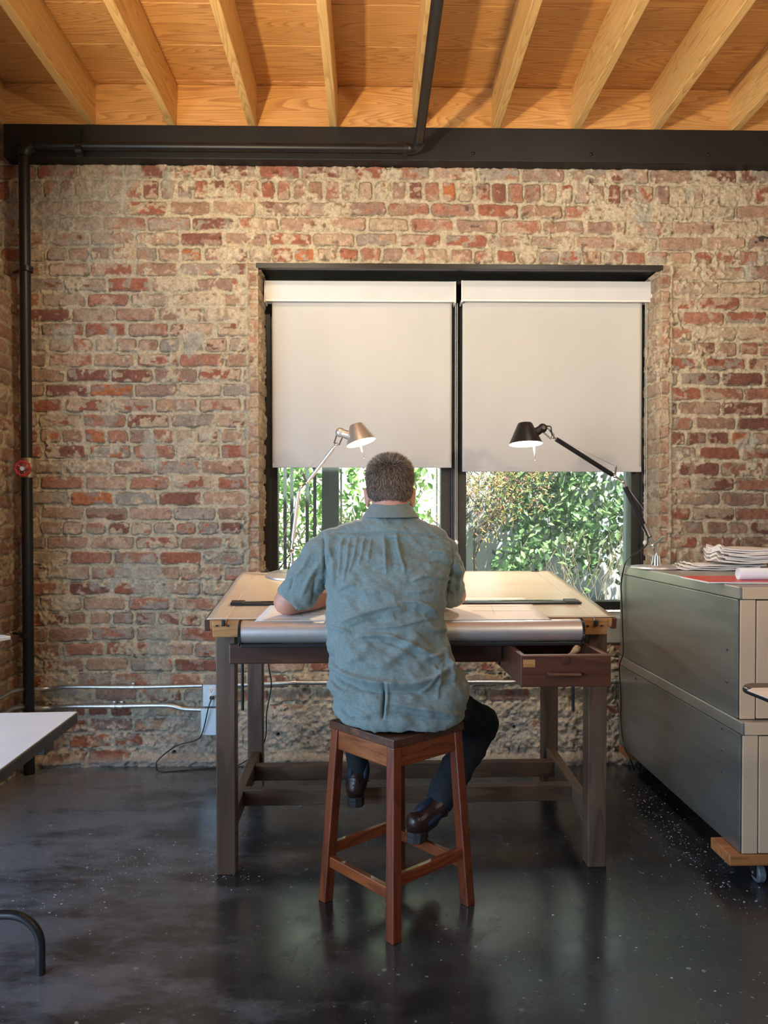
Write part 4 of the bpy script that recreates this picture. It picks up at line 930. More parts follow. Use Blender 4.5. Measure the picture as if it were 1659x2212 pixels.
for (py0, px0, par, dx, yy) in ((1472, 1570, upc, 0.004, None), (1403, 1571, upc, 0.004, None), (1573, 1560, lowc, 0, None), (1620, 1560, lowc, 0, None), (1667, 1560, lowc, 0, None), (1466, 1374, lowc, 0, None)):
    d = CR @ Vector(((px0 - CX) / F, (CY - py0) / F, -1)); k = (XC + dx) / d.x; q = Vector((0, 0, CH)) + d * k
    MB().lathe([(0.001, 0.004), (0.005, 0.003), (0.007, 0.0)], q, (-1, 0, 0), 14).build('rivet', 'dark_edge', par, smooth=True)
dl = thing('dolly', 'low wooden dolly on black casters under the steel plan chests', 'dolly', ((XC + XE) / 2, 3.1, 0))
zb1 = z_bot - 0.001; zb0 = z_bot - 0.040; xo = P(1577, 1830, YN - 0.03).x
for y, xo in ((YN + 0.045, xo), (YFAR - 0.07, XC + 0.002)):
    MB().box(((xo + XE) / 2, y, (zb0 + zb1) / 2), (XE - xo, 0.145, zb1 - zb0)).build('cross_board', 'dolly', dl, bevel=0.003)
for x in (XC + 0.25, XE - 0.1): MB().box((x, (YN + YFAR) / 2, (zb0 + zb1) / 2), (0.09, YFAR - YN - 0.25, zb1 - zb0 - 0.002)).build('long_board', 'dolly', dl, bevel=0.003)
wr = zb0 * 0.44
for (x, y) in ((P(1637, 1900, YN).x + 0.012, YN + 0.02), (XE - 0.1, YN + 0.02), (P(1388, 1665, YFAR - 0.1).x, YFAR - 0.10), (XE - 0.1, YFAR - 0.1)):
    cs_ = MB(); cs_.box((x, y, zb0 - 0.004), (0.06, 0.06, 0.007))
    for sx in (-0.017, 0.017): cs_.box((x + sx, y, zb0 - 0.03), (0.004, 0.035, 0.052))
    c_ = cs_.build('caster', 'black_steel', dl, bevel=0.001)
    MB().lathe([(0.001, -0.014), (wr * 0.85, -0.014), (wr, -0.009), (wr, 0.009), (wr * 0.85, 0.014), (0.001, 0.014)], (x, y, wr), (1, 0, 0), 28).build('wheel', 'wheel_grey' if x < 1.8 and y < 3 else 'rubber', c_, smooth=True, local=True)
    MB().cyl((x - 0.021, y, wr), (x + 0.021, y, wr), 0.005, n=10).build('axle', 'alu', c_, smooth=True, local=True)

# things on top of the chest -------------------------------------------------
ZT = z_top
def sheet_stack(px, py, wx, dy, rz, nfold, z0, lab):
    """one folded set of drawing sheets: soft layered slab with rippled layers"""
    c = PZ(px, py, z0); nx, ny = 26, 18; t = None; R = Matrix.Rotation(rz, 3, 'Z'); seed = random.randint(0, 99)
    us = np.linspace(-wx / 2, wx / 2, nx); vs = np.linspace(-dy / 2, dy / 2, ny); U, V = np.meshgrid(us, vs, indexing='ij')
    thk = 0.0022 * nfold; h = 0.010 * (fbm(U + seed, V, 0.16, seed % 4, 3) - 0.5)
    return c, R, U, V, h, thk
PAPER_Z = []
def paper_set(cx, cy, z0, wx, dy, rz, thk, wav, label, group='folded drawing sets', tilt=0.0, sd=None):
    nx, ny = 34, 22; R = Matrix.Rotation(rz, 3, 'Z'); sd = sd or random.randint(1, 60)
    us = np.linspace(-0.5, 0.5, nx); vs = np.linspace(-0.5, 0.5, ny); U, V = np.meshgrid(us, vs, indexing='ij')
    X = U * wx * (1 + 0.03 * (vn(U, V + sd, 0.3, 2) - 0.5)); Y = V * dy + 0.012 * (vn(U + sd, V * 0, 0.25, 3) - 0.5)
    n_ = fbm(U * wx + sd, V * dy, 0.13, sd % 5, 3) - 0.35
    top_ = thk + wav * np.clip(n_, -0.2, 1) + tilt * (U + 0.5) + 0.6 * wav * sst(0.40, 0.5, np.abs(U)) * vn(V + sd, U, 0.2, 1)
    bot = np.maximum(0, top_ - thk) * 0.9
    Vt = np.stack([X, Y, top_], -1).reshape(-1, 3); Vb = np.stack([X * 0.995, Y, bot], -1).reshape(-1, 3)
    A = np.concatenate([Vt, Vb]); f1 = grid_faces(nx, ny); f2 = f1[:, ::-1] + nx * ny
    idx = np.arange(nx * ny).reshape(nx, ny); loop = np.concatenate([idx[:, 0], idx[-1, 1:], idx[-2::-1, -1], idx[0, -2:0:-1]]); l2 = np.roll(loop, -1)
    f3 = np.stack([l2, loop, loop + nx * ny, l2 + nx * ny], -1)
    Rn = np.array(R); A = A @ Rn.T + np.array([cx, cy, z0]); me = np_mesh('folded_drawing', A, np.concatenate([f1, f2, f3]))
    try: me.set_sharp_from_angle(angle=math.radians(50))
    except Exception: pass
    o = finish(me, 'folded_drawing', 'paper_w'); setp(o, label, 'paper', group); return o
lc = PZ(1560, 1218, ZT)
y_l = 3.38; x_l = P(1560, 1210, y_l).x
# low pile lying at the left, then the taller pile on top right
z = ZT + 0.001
names_low = ['lowest folded paper of the low pile behind the red folder', 'middle folded paper of the low pile behind the red folder', 'crumpled top paper of the low pile, its corner curling up beside the lamp']
for k in range(3):
    paper_set(P(1545, 1210, 3.42).x + 0.02 * k - 0.01, 3.45 - 0.012 * k, z, 0.30 + 0.02 * random.random(), 0.22, math.radians(-14 + 3 * k), 0.006, 0.020, names_low[k], sd=14); z += 0.0092
z = ZT + 0.034
names_hi = ['bottom folded drawing of the tall paper pile on the plan chest', 'second folded drawing from the bottom of the tall paper pile', 'third folded drawing up in the tall paper pile', 'fourth folded drawing up in the tall paper pile', 'fifth drawing in the tall paper pile, just under the top two', 'next to topmost drawing of the tall paper pile', 'topmost rumpled drawing of the tall paper pile against the brick']
for k in range(7):
    paper_set(P(1625, 1200, 3.35).x + random.uniform(-0.02, 0.02) + 0.055, 3.37 + random.uniform(-0.01, 0.01), z, 0.42 + random.uniform(-0.02, 0.02), 0.25, math.radians(-7 + random.uniform(-5, 5)), 0.0065, 0.026, names_hi[k], sd=31); z += 0.0090
a = PZ(1470, 1247, ZT + 0.002); b = PZ(1530, 1259, ZT + 0.002)
tf = thing('folder', 'flat red folder lying at the front edge of the upper plan chest', 'folder', PZ(1560, 1252, ZT))
m = MB(); q = [a, b, PZ(1700, 1260, ZT + .002), PZ(1660, 1245, ZT + .002)]
m.add([(p.x, p.y, ZT + 0.0006) for p in q] + [(p.x, p.y, ZT + 0.0052) for p in q], [(0, 1, 2, 3), (7, 6, 5, 4), (0, 4, 5, 1), (1, 5, 6, 2), (2, 6, 7, 3), (3, 7, 4, 0)]); m.build('pages', 'paper_w', tf)
m = MB(); m.add([(p.x, p.y, ZT + 0.0054) for p in q] + [(p.x, p.y, ZT + 0.0066) for p in q], [(0, 1, 2, 3), (7, 6, 5, 4), (0, 4, 5, 1), (1, 5, 6, 2), (2, 6, 7, 3), (3, 7, 4, 0)]); m.build('cover', 'red', tf)
rr = 0.0215; p0 = PZ(1598, 1254, ZT + 0.006); tr_ = thing('paper_roll', 'rolled tube of pale paper resting on the red folder', 'paper roll', p0)
yy = p0.y + 0.02; xx = P(1594, 1240, yy).x
m = MB(); N_ = 40; V_ = []
for k in range(N_ * 2 + 10):
    a_ = 2 * PI * k / N_; r_ = rr - 0.0022 * k / (N_ * 2 + 10)
    for x in (xx, xx + 0.62): V_.append((x, yy + r_ * math.cos(a_), ZT + 0.0072 + rr + r_ * math.sin(a_)))
K = N_ * 2 + 10; finish(np_mesh('rolled_sheet', np.array(V_), np.array([(2 * i, 2 * i + 2, 2 * i + 3, 2 * i + 1) for i in range(K - 1)])), 'rolled_sheet', 'paper', tr_, solid=0.0006)
m = MB(); a = PZ(1570, 1264, ZT + 0.001); pz = [PZ(1560, 1259.5, ZT), PZ(1590, 1262.5, ZT), PZ(1700, 1263, ZT), PZ(1690, 1260, ZT)]
o = m.add([(p.x, p.y, ZT + 0.0004) for p in pz] + [(p.x, p.y, ZT + 0.0016) for p in pz], [(0, 1, 2, 3), (7, 6, 5, 4), (0, 4, 5, 1), (1, 5, 6, 2), (2, 6, 7, 3), (3, 7, 4, 0)]).build('leaflet', 'box_steel'); setp(o, 'grey leaflet at the very front edge of the plan chest top, below the red folder', 'leaflet')

# ================================================================== DESK LAMPS
def desk_lamp(name, label, J, dark, shade, warm, tilt=0.0, wire=True):
    """J: base, knee (post top), elbow, wrist, head points in world space; shade=(top, axis, r0, r1, h)"""
    base, knee, low_end, elbow, up_start, wrist, head = [Vector(p) for p in J]
    t = thing(name, label, 'desk lamp', base)
    arm = 'black_shade' if dark else 'alu'; R = Matrix.Rotation(tilt, 3, 'X'); up = R @ Vector((0, 0, 1))
    MB().lathe([(0.001, 0.0), (0.113, 0.0), (0.115, 0.003), (0.113, 0.010), (0.105, 0.013), (0.03, 0.016), (0.001, 0.016)], base, up, 48).build('base', 'alu', t, smooth=True)
    m = MB(); m.lathe([(0.024, 0.012), (0.023, 0.018), (0.016, 0.060), (0.008, 0.062), (0.007, 0.072)], base, up, 24); m.cyl(base + up * 0.06, knee, 0.006, n=12); m.build('post', 'chrome', t, smooth=True)
    m = MB(); m.sphere(knee, (0.013, 0.010, 0.013)); lv = (Vector((0.75, 0, 0.66)) if dark else Vector((-0.6, 0, 0.8))) * 0.062; m.bar(knee, knee + lv, 0.007, 0.010); m.sphere(knee + lv, 0.005); m.cyl(knee + Vector((0, -0.016, 0)), knee + Vector((0, 0.016, 0)), 0.007); m.build('knee_joint', 'chrome', t, smooth=True)
    dirl = (elbow - knee).normalized(); n_ = Vector((0, 1, 0)).cross(dirl).normalized()
    m = MB(); m.cyl(knee, knee + dirl * 0.06, 0.005, n=10); m.cyl(low_end, elbow, 0.005, n=10); m.build('lower_rod', 'chrome', t, smooth=True)
    m = MB(); m.cyl(knee + dirl * 0.045, low_end, 0.0115 if dark else 0.009, n=16); la = m.build('lower_arm', arm, t, smooth=True)
    if dark: MB().cyl(knee + dirl * 0.05, knee + dirl * 0.115, 0.0122, n=16).build('collar', 'chrome', la, smooth=True, local=True)
    dup = (wrist - up_start).normalized()
    m = MB(); m.bar(elbow, up_start, 0.010, 0.008); m.sphere(elbow, (0.009, 0.010, 0.009)); m.sphere(up_start, 0.008); s_ = Vector((0, 0, 1)) if not dark else Vector((0.12, 0, 1)); s_ = s_ if dark else Vector((-0.45, 0, 0.9))
    m.bar(up_start, up_start + s_.normalized() * 0.045, 0.007, 0.009); tip = up_start + s_.normalized() * 0.045; m.sphere(tip, 0.005); m.build('elbow_joint', 'chrome', t, smooth=True)
    m = MB(); m.cyl(up_start + dup * 0.015, wrist - dup * 0.02, 0.0105 if dark else 0.0085, n=16); m.build('upper_arm', arm, t, smooth=True)
    m = MB(); m.cyl(wrist - dup * 0.03, wrist, 0.005, n=10); m.cyl(up_start, up_start + dup * 0.02, 0.005, n=10); m.build('upper_rod', 'chrome', t, smooth=True)
    m = MB(); m.cyl(tip, wrist + Vector((0, 0, 0.006)), 0.0009, n=6); m.cyl(elbow + n_ * 0.002, knee + lv, 0.0009, n=6); m.build('tension_wire', 'alu', t, smooth='all')
    m = MB(); off = (head - wrist).cross(Vector((0, 1, 0))).normalized() * 0.011
    m.bar(wrist + off, head + off, 0.005, 0.006); m.bar(wrist - off, head - off * 1.6, 0.005, 0.006); m.sphere(wrist, (0.009, 0.009, 0.009)); m.build('parallel_links', 'chrome', t, smooth=True)
    top_, ax, r0, r1, h = shade; top_ = Vector(top_); ax = Vector(ax).normalized()
    m = MB(); q = top_ + ax * h * 0.45; side = (head - q); side = (side - ax * side.dot(ax)).normalized(); nk = q + side * (r0 + (r1 - r0) * 0.45) * 0.9
    m.capsule(nk, head, 0.020, 0.017, 16); m.sphere(head, (0.021, 0.018, 0.021), 16, 10)
    m.cyl(head + Vector((0, -0.022, 0)), head + Vector((0, 0.022, 0)), 0.008, n=14); m.build('head_housing', 'black_shade' if dark else 'alu_shade', t, smooth=True)
    if dark:
        m = MB(); m.tube(curve_pts([head + Vector((0.018, 0, 0.010)), head + Vector((0.036, 0, 0.006)), head + Vector((0.040, 0, -0.016)), wrist + Vector((-0.004, 0, 0.014)), wrist], 6), 0.003, 8); m.build('head_cord', 'black_plastic', t, smooth='all')
    m = MB(); m.lathe([(0.001, 0.0), (r0 * 0.9, 0.0), (r0, 0.003), (r1, h)], top_, ax, 48); sh = m.build('lamp_shade', 'black_shade' if dark else 'alu_shade', t, smooth=True)
    m = MB(); m.lathe([(0.001, 0.004), (r0 - 0.002, 0.004), (r1 - 0.002, h), (r1, h)], top_, ax, 48); m.build('shade_lining', 'white_in', sh, smooth=True, local=True)
    bc = top_ + ax * h * 0.50; m = MB(); m.sphere(bc, 0.021, 16, 12); m.build('bulb', 'bulb_cool' if not warm else 'bulb_warm', t, smooth='all')
    hp = top_ + ax * (h - 0.006); dn = ax
    m = MB(); k = side * (r1 * 0.10) if not dark else side * (r1 * 0.5)
    m.cyl(hp + k - side * 0.004, hp + k * 1.1 + dn * 0.078, 0.0014, n=8); m.cyl(hp + k + side * 0.004, hp + k * 1.1 + dn * 0.078, 0.0014, n=8); m.sphere(hp + k * 1.1 + dn * 0.078, 0.0025, 8, 6); m.build('handle_pin', 'alu', t, smooth='all')
    l = light('SPOT', 'lamp_bulb', bc + ax * 0.028, 26 if warm else 16, (1.0, 0.72, 0.42) if warm else (1.0, 0.94, 0.86), shadow_soft_size=0.02, spot_size=math.radians(165), spot_blend=0.5)
    l.rotation_euler = ax.to_track_quat('-Z', 'Y').to_euler()
    return t, knee, lv
YLA = 3.34
Bw = TM @ BP(TP(632, 1235, 0.66).x, BL - 0.105, 0.002); yb = Bw.y
ylh = yb - 0.06
L1 = [Bw, P(629, 1190, yb), P(645, 1062, yb), P(650, 1052, yb), P(663, 1043, yb), P(727, 960, ylh), P(735, 934, ylh)]
desk_lamp('desk_lamp', 'silver adjustable desk lamp lit warm, at the left rear of the drafting board', L1, False, (P(769, 917, ylh), (0.27, -0.12, -0.95), 0.030, 0.066, 0.083), True, BT)
m = MB(); t = thing('lamp_cord', 'black cord of the silver lamp trailing down to the window ledge', 'cord', P(620, 1200, yb + 0.02))
m.tube(curve_pts([P(635, 1184, yb), P(628, 1196, yb + 0.01), P(618, 1208, yb + 0.04), P(603, 1230, yb + 0.10), P(592, 1250, yb + 0.15), P(588, 1300, yb + 0.2)], 8), 0.0028, 8).build('cable', 'black_plastic', t, smooth='all')
yk = 3.60; yh = 3.42
lb = P(1418, 1224, yk); lb = PZ(1418, 1228, ZT + 0.001); yk = lb.y
L2 = [lb, P(1412, 1179, yk), P(1350, 1052, yk - 0.03), P(1346, 1041, yk - 0.03), P(1328, 1029, yk - 0.03), P(1194, 944, yk - 0.12), P(1172, 925, yk - 0.13)]
_, kn_, lv_ = desk_lamp('desk_lamp', 'black adjustable desk lamp lit white, standing on the steel plan chest', L2, True, (P(1134, 914, yk - 0.14), (0.02, -0.10, -1.0), 0.032, 0.074, 0.094), False)
t = thing('lamp_cord', 'long black cord of the black lamp hanging down the side of the plan chest', 'cord', P(1350, 1215, 3.6))
xs_ = XC - 0.006
def PX(px, py, X):
    d = CR @ Vector(((px - CX) / F, (CY - py) / F, -1)); return Vector((0, 0, CH)) + d * (X / d.x)
pts = [P(1400, 1158, yk), P(1397, 1176, yk - 0.01), P(1383, 1190, yk - 0.03), P(1362, 1203, yk - 0.06), PX(1350, 1219, xs_ - 0.004), PX(1342, 1260, xs_), PX(1343, 1300, xs_), PX(1345, 1360, xs_), PX(1346, 1410, xs_), PX(1338, 1440, xs_ - 0.01), PX(1341, 1500, xs_), PX(1341, 1560, xs_), PX(1348, 1610, xs_), PX(1362, 1640, xs_ + 0.0), P(1370, 1664, 3.7)]
MB().tube(curve_pts(pts, 8), 0.0032, 8).build('cable', 'black_plastic', t, smooth='all')

# ================================================================== THINGS AT THE FRAME'S EDGES
ZTL = 0.64; c1 = PZ(168, 1537, ZTL); c2 = PZ(0, 1663, ZTL)
dx, dy = (c2 - c1).xy.normalized(); ex = Vector((dx, dy, 0)); ey = Vector((ex.y, -ex.x, 0)); ey = ey if ey.x < 0 else -ey
t = thing('work_table', 'white-topped work table with dark edge, cut by the left frame edge', 'table', (c1.x - 0.3, c1.y - 0.5, 0))
q = [c1, c1 + ex * 1.3, c1 + ex * 1.3 + ey * 0.68, c1 + ey * 0.68]
MB().prism([(p.x, p.y) for p in q][::1], ZTL - 0.036, ZTL - 0.003).build('table_top', 'dark_edge', t, bevel=0.004)
MB().prism([(p.x + (ey * 0.002).x, p.y + (ex * 0.002).y) for p in q], ZTL - 0.0028, ZTL).build('laminate', 'laminate', t)
pb = PX(138, 1590, c1.x - 0.03); MB().box((c1.x - 0.02, c1.y - 0.20, ZTL - 0.052), (0.03, 0.06, 0.032)).build('bracket', 'dark_edge', t, bevel=0.002)
f1 = PZ(88, 2104, 0.0); h_ = 0.165; yv = f1.y
arch = [Vector((f1.x, yv, 0)), Vector((f1.x, yv, h_ - 0.085))] + [Vector((f1.x - 0.085 * (1 - math.cos(a)), yv, h_ - 0.085 + 0.085 * math.sin(a))) for a in [PI / 2 * k / 8 for k in range(1, 9)]] + [Vector((f1.x - 0.40, yv, h_))]
e = arch[-1]; arch += [e + Vector((-0.085 * math.sin(a), 0, -0.085 * (1 - math.cos(a)))) for a in [PI / 2 * k / 8 for k in range(1, 9)]] + [Vector((e.x - 0.085, yv, 0))]
MB().tube(arch, 0.0125, 16).build('foot_tube', 'tube_black', t, smooth=True)
arch2 = [p + Vector((0.02, 0, 0)) * 0 + ex * (-0.0) + Vector((0, -0.9, 0)) for p in arch]; MB().tube(arch2, 0.0125, 16).build('foot_tube', 'tube_black', t, smooth=True)
for dy_ in (0, -0.9): MB().cyl((f1.x - 0.24, yv + dy_, h_), (f1.x - 0.24, yv + dy_, ZTL - 0.03), 0.0125, n=16).build('leg_post', 'tube_black', t, smooth=True)
MB().cyl((f1.x - 0.24, yv, ZTL - 0.06), (f1.x - 0.24, yv - 0.9, ZTL - 0.06), 0.0125, n=16).build('crossbar', 'tube_black', t, smooth=True)
# pale shelf end at the far left
YS = 2.75; p = P(24, 1376, YS); t = thing('wall_shelf', 'pale shelf end poking in at the left frame edge, above the white table', 'shelf', (p.x - 0.2, YS, p.z))
m = MB(); q = [(p.x, YS), (p.x - 0.04, YS + 0.03), (XL + 0.0, YS + 0.04), (XL + 0.0, YS - 0.22), (p.x - 0.05, YS - 0.10)]
m.prism(q, p.z - 0.010, p.z + 0.004); m.build('shelf_board', 'laminate', t, bevel=0.003)
MB().bar((XL + 0.01, YS - 0.05, p.z - 0.16), (p.x - 0.12, YS - 0.05, p.z - 0.012), 0.015, 0.02).build('bracket', 'tube_black', t)
# desk corner at the right frame edge with a white sheet
YD = 2.15; p = P(1597, 1478, YD); zd = PZ(1600, 1476, 0.0).z; zd = P(1600, 1477, YD).z
t = thing('side_desk', 'rounded dark brown desk corner with a black edge, cut by the right frame edge', 'desk', (p.x + 0.4, YD - 0.5, 0))
cxx = p.x + 0.05; cyy = YD + 0.02; pol = [(p.x + 0.9, cyy), ] + [(cxx - 0.05 * math.sin(a), cyy - 0.05 + 0.05 * math.cos(a)) for a in [PI / 2 * k / 8 for k in range(9)]] + [(p.x + 0.02, cyy - 0.35), (p.x + 0.06, cyy - 0.7), (p.x + 0.9, cyy - 0.7)]
MB().prism(pol, zd - 0.022, zd - 0.002).build('edge_band', 'black_plastic', t, bevel=0.008, seg=3)
MB().prism([(x * 0.995 + 0.008, y * 0.997 + 0.004 * (1 if y < YD - 0.3 else -1)) for x, y in pol], zd - 0.002, zd).build('desk_top', 'brown_top', t)
MB().cyl((p.x + 0.45, cyy - 0.35, 0.02), (p.x + 0.45, cyy - 0.35, zd - 0.02), 0.03).build('pedestal', 'black_steel', t, smooth=True)
MB().lathe([(0.001, 0.0), (0.22, 0.0), (0.22, 0.01), (0.03, 0.03)], (p.x + 0.45, cyy - 0.35, 0), (0, 0, 1), 32).build('foot', 'black_steel', t, smooth=True)
a = P(1614, 1499, YD - 0.09); b = P(1650, 1513, YD - 0.2)
o = MB().add([(a.x, a.y, zd + 0.001), (a.x + 0.03, a.y + 0.03, zd + 0.001), (a.x + 0.4, a.y + 0.04, zd + 0.001), (a.x + 0.4, a.y - 0.25, zd + 0.001), (a.x + 0.02, a.y - 0.25, zd + 0.001)], [(0, 1, 2, 3, 4)]).build('paper_sheet', 'paper_w', None, solid=0.001); setp(o, 'white sheet overhanging the dark brown desk corner at the right edge', 'paper')

# things in the open drawer and chips on the floor
wt = thing('tool_handle', 'short turned wooden tool handle lying in the open drawer', 'tool', TM @ Vector((X1 - 0.085, yd + 0.05, Z0 + 0.03)))
q0 = TM @ Vector((X1 - 0.15, yd + 0.11, Z0 + 0.022)); q1 = TM @ Vector((X1 - 0.088, yd + 0.038, Z1 + 0.018)); ax_ = (q1 - q0).normalized(); Lh = (q1 - q0).length
MB().lathe([(0.001, 0), (0.007, 0.002), (0.008, Lh * 0.45), (0.0095, Lh * 0.6), (0.007, Lh * 0.72), (0.011, Lh * 0.88), (0.011, Lh * 0.95), (0.006, Lh), (0.001, Lh)], q0, ax_, 20).build('handle', 'raw_wood', wt, smooth=True)
rs_ = np.random.RandomState(12); V_ = []; F_ = []
def chips(n, p0, p1, sd):
    a = PZ(p0[0], p0[1], 0); b = PZ(p1[0], p1[1], 0)
    for k in range(n):
        t_ = rs_.rand(); c = a * (1 - t_) + b * t_ + Vector((rs_.normal() * sd, rs_.normal() * sd, 0)); r_ = 0.0012 + 0.0035 * rs_.rand() ** 3; an = rs_.rand() * 6.3; el_ = rs_.uniform(0.25, 1.0); i0 = len(V_)
        pts_ = [(c.x + r_ * math.cos(an + j * 2 * PI / 5) * rs_.uniform(0.6, 1.2), c.y + r_ * el_ * math.sin(an + j * 2 * PI / 5) * rs_.uniform(0.6, 1.2)) for j in range(5)]
        for z in (0.0002, 0.0012): V_.extend([(x, y, z) for x, y in pts_])
        F_.extend([tuple(i0 + 4 - j for j in range(5)), tuple(i0 + 5 + j for j in range(5))] + [(i0 + j, i0 + (j + 1) % 5, i0 + 5 + (j + 1) % 5, i0 + 5 + j) for j in range(5)])
chips(260, (1375, 1700), (1585, 1960), 0.045); chips(60, (1375, 1700), (1585, 1960), 0.12); chips(120, (60, 1950), (420, 1830), 0.10); chips(60, (430, 1880), (520, 1890), 0.05); chips(60, (1300, 1850), (1640, 2150), 0.25)
m = MB(); m.add(V_, F_); o = m.build('paint_chips', M('chip_white', (0.55, 0.56, 0.55), 0.8)); setp(o, 'scatter of tiny pale chips on the black floor beside the plan chests', 'debris', kind='stuff')

# ================================================================== GARDEN BEHIND THE WINDOW
ZG = 0.50
struct(MB().box((1.0, 8.3, ZG - 0.05), (14, 8.0, 0.1)).build('ground', 'soil'))
gr = MB()
nx, ny = 90, 60; us = np.linspace(-0.6, 3.4, nx); vs = np.linspace(4.3, 6.8, ny); U, V = np.meshgrid(us, vs, indexing='ij')
H = ZG + 0.012 + 0.035 * (fbm(U, V, 0.09, 3, 4)) ; o = finish(np_mesh('gravel_bed', np.stack([U, V, H], -1).reshape(-1, 3), grid_faces(nx, ny)), 'gravel_bed', 'gravel'); setp(o, 'pale gravel bed outside the window', 'gravel', kind='stuff')
gw = MB().box((2.6, 6.9, 1.75), (4.0, 0.15, 2.5)).build('garden_wall', 'garden_wall'); setp(gw, 'grey rendered garden wall behind the ivy, outside the right window half', 'wall')
wb = MB().box((-0.5, 11.0, 2.5), (14.0, 0.2, 5.0)).build('white_backdrop_wall', M('sunlit_white_wall', (0.80, 0.83, 0.78), 0.9)); setp(wb, 'white wall added far behind the left fence as a bright backdrop', 'wall')  # added so the gaps in the creeper read as blown-out white
lw_ = MB().box((-0.65, 5.35, ZG + 0.19), (2.4, 0.12, 0.38)).build('low_garden_wall', M('dark_low_wall', (0.07, 0.085, 0.09), 0.8)); setp(lw_, 'low dark wall under the fence outside the left window half', 'wall')
fn = thing('fence', 'dark green metal fence with vertical pickets outside the left window half', 'fence', (-0.6, 5.2, ZG))
for px in (-30, 4, 20, 56, 74, 100, 127):
    p = P(612 + px * 0.92, 1100, 5.2); MB().box((p.x, 5.2, ZG + 0.9), (0.022, 0.02, 1.8)).build('picket', 'fence_dark', fn)
p = P(714, 1100, 5.15); MB().box((p.x, 5.15, ZG + 1.0), (0.112, 0.10, 2.0)).build('post', 'fence_dark', fn, bevel=0.004)
p = P(737, 1100, 5.1); MB().box((p.x, 5.1, ZG + 1.0), (0.012, 0.012, 2.0)).build('pale_rod', 'pale_post', fn)
MB().box((-0.6, 5.2, ZG + 1.7), (1.6, 0.03, 0.05)).build('top_rail', 'fence_dark', fn)
pp = P(1356, 1100, 4.75); o = MB().box((pp.x + 0.02, 4.75, ZG + 0.56 + 0.07), (0.08, 0.05, 1.26)).build('garden_post', 'pale_post'); setp(o, 'pale green post outside, at the right edge of the window', 'post')

def leaf_cloud(name, pts, size, cols, label, cat, seed=0, aspect=0.55, kind='stuff', nbias=(0.1, -0.7, 0.5), spread=0.9):
    rs = np.random.RandomState(seed); n = len(pts); pts = np.asarray(pts)
    nr = rs.normal(size=(n, 3)) * spread + np.array(nbias); nr /= np.linalg.norm(nr, axis=1)[:, None]
    t = rs.normal(size=(n, 3)) + np.array([0, 0, -0.9]); t -= (t * nr).sum(1)[:, None] * nr; t /= np.linalg.norm(t, axis=1)[:, None]; b = np.cross(nr, t)
    L = size * rs.uniform(0.6, 1.25, n)[:, None]; Wd = L * aspect
    v0 = pts - t * L * 0.5; v2 = pts + t * L * 0.5 - nr * L * 0.12; v1 = pts - t * L * 0.08 + b * Wd * 0.5 + nr * L * 0.08; v3 = pts - t * L * 0.08 - b * Wd * 0.5 + nr * L * 0.08
    m1 = pts + t * L * 0.25 + b * Wd * 0.33 + nr * L * 0.03; m3 = pts + t * L * 0.25 - b * Wd * 0.33 + nr * L * 0.03
    Vv = np.stack([v0, v1, m1, v2, m3, v3], 1).reshape(-1, 3); k = np.arange(n)[:, None] * 6
    Fq = np.concatenate([np.concatenate([k, k + 1, k + 2, k + 3], 1), np.concatenate([k, k + 3, k + 4, k + 5], 1)])
    cc = np.array(cols)[rs.randint(0, len(cols), n)] * rs.uniform(0.6, 1.3, (n, 1)); cc = np.repeat(cc, 6, axis=0)
    o = finish(np_mesh(name, Vv, Fq, np.clip(cc, 0, 1), smooth=False), name, 'leaf'); setp(o, label, cat, kind=kind); return o
rs = np.random.RandomState(5)
GREEN = [(0.09, 0.19, 0.07), (0.14, 0.27, 0.09), (0.22, 0.36, 0.14), (0.06, 0.12, 0.05), (0.34, 0.44, 0.24), (0.10, 0.20, 0.10)]
def clip_pts(p, x1=99, y1=99, y0=-99, z0=ZG + 0.05):
    p = p.copy(); p[:, 0] = np.minimum(p[:, 0], x1); p[:, 1] = np.clip(p[:, 1], y0, y1); p[:, 2] = np.maximum(p[:, 2], z0); return p
def clumps(n, x0, x1, y0, y1, z0, z1, nc, sp, dens=None):
    c = np.stack([rs.uniform(x0, x1, nc), rs.uniform(y0, y1, nc), rs.uniform(z0, z1, nc)], 1)
    p = c[rs.randint(0, nc, n)] + rs.normal(size=(n, 3)) * np.array(sp); return p
xi0 = P(1085, 1100, 6.3).x; xi1 = P(1345, 1100, 6.3).x
leaf_cloud('ivy_hedge', clip_pts(clumps(4600, xi0 + 0.05, xi1 + 0.3, 6.0, 6.65, ZG + 0.30, 2.4, 100, (0.085, 0.08, 0.095)), y1=6.76), 0.075, GREEN, 'leafy green ivy hedge filling the middle of the right window half', 'ivy', 1)
# bare stems and dry grass low in the hedge
m = MB()
for k in range(70):
    x = rs.uniform(xi0 + 0.2, xi1 + 0.3); z = ZG + 0.02; pts = [Vector((x, rs.uniform(5.6, 6.2), z))]
    for j in range(4): pts.append(pts[-1] + Vector((rs.uniform(-0.08, 0.08), rs.uniform(-0.03, 0.03), rs.uniform(0.05, 0.20))))
    m.tube(pts, 0.0018, 4)
o = m.build('dry_stems', M('dry_stem', (0.24, 0.19, 0.12), 0.9)); setp(o, 'tangle of dry brown stems at the foot of the ivy hedge', 'stems', kind='stuff')
xa = P(600, 1100, 6.6).x; xb = P(960, 1100, 6.6).x
leaf_cloud('creeper', clip_pts(clumps(3900, xa - 0.3, 0.42, 6.2, 7.6, ZG + 0.1, 2.6, 130, (0.12, 0.12, 0.13)), x1=0.52, y0=6.12), 0.085, [(0.16, 0.36, 0.07), (0.28, 0.50, 0.12), (0.36, 0.56, 0.18), (0.10, 0.24, 0.06)], 'bright sunlit creeper behind the fence, outside the left window half', 'creeper', 2)
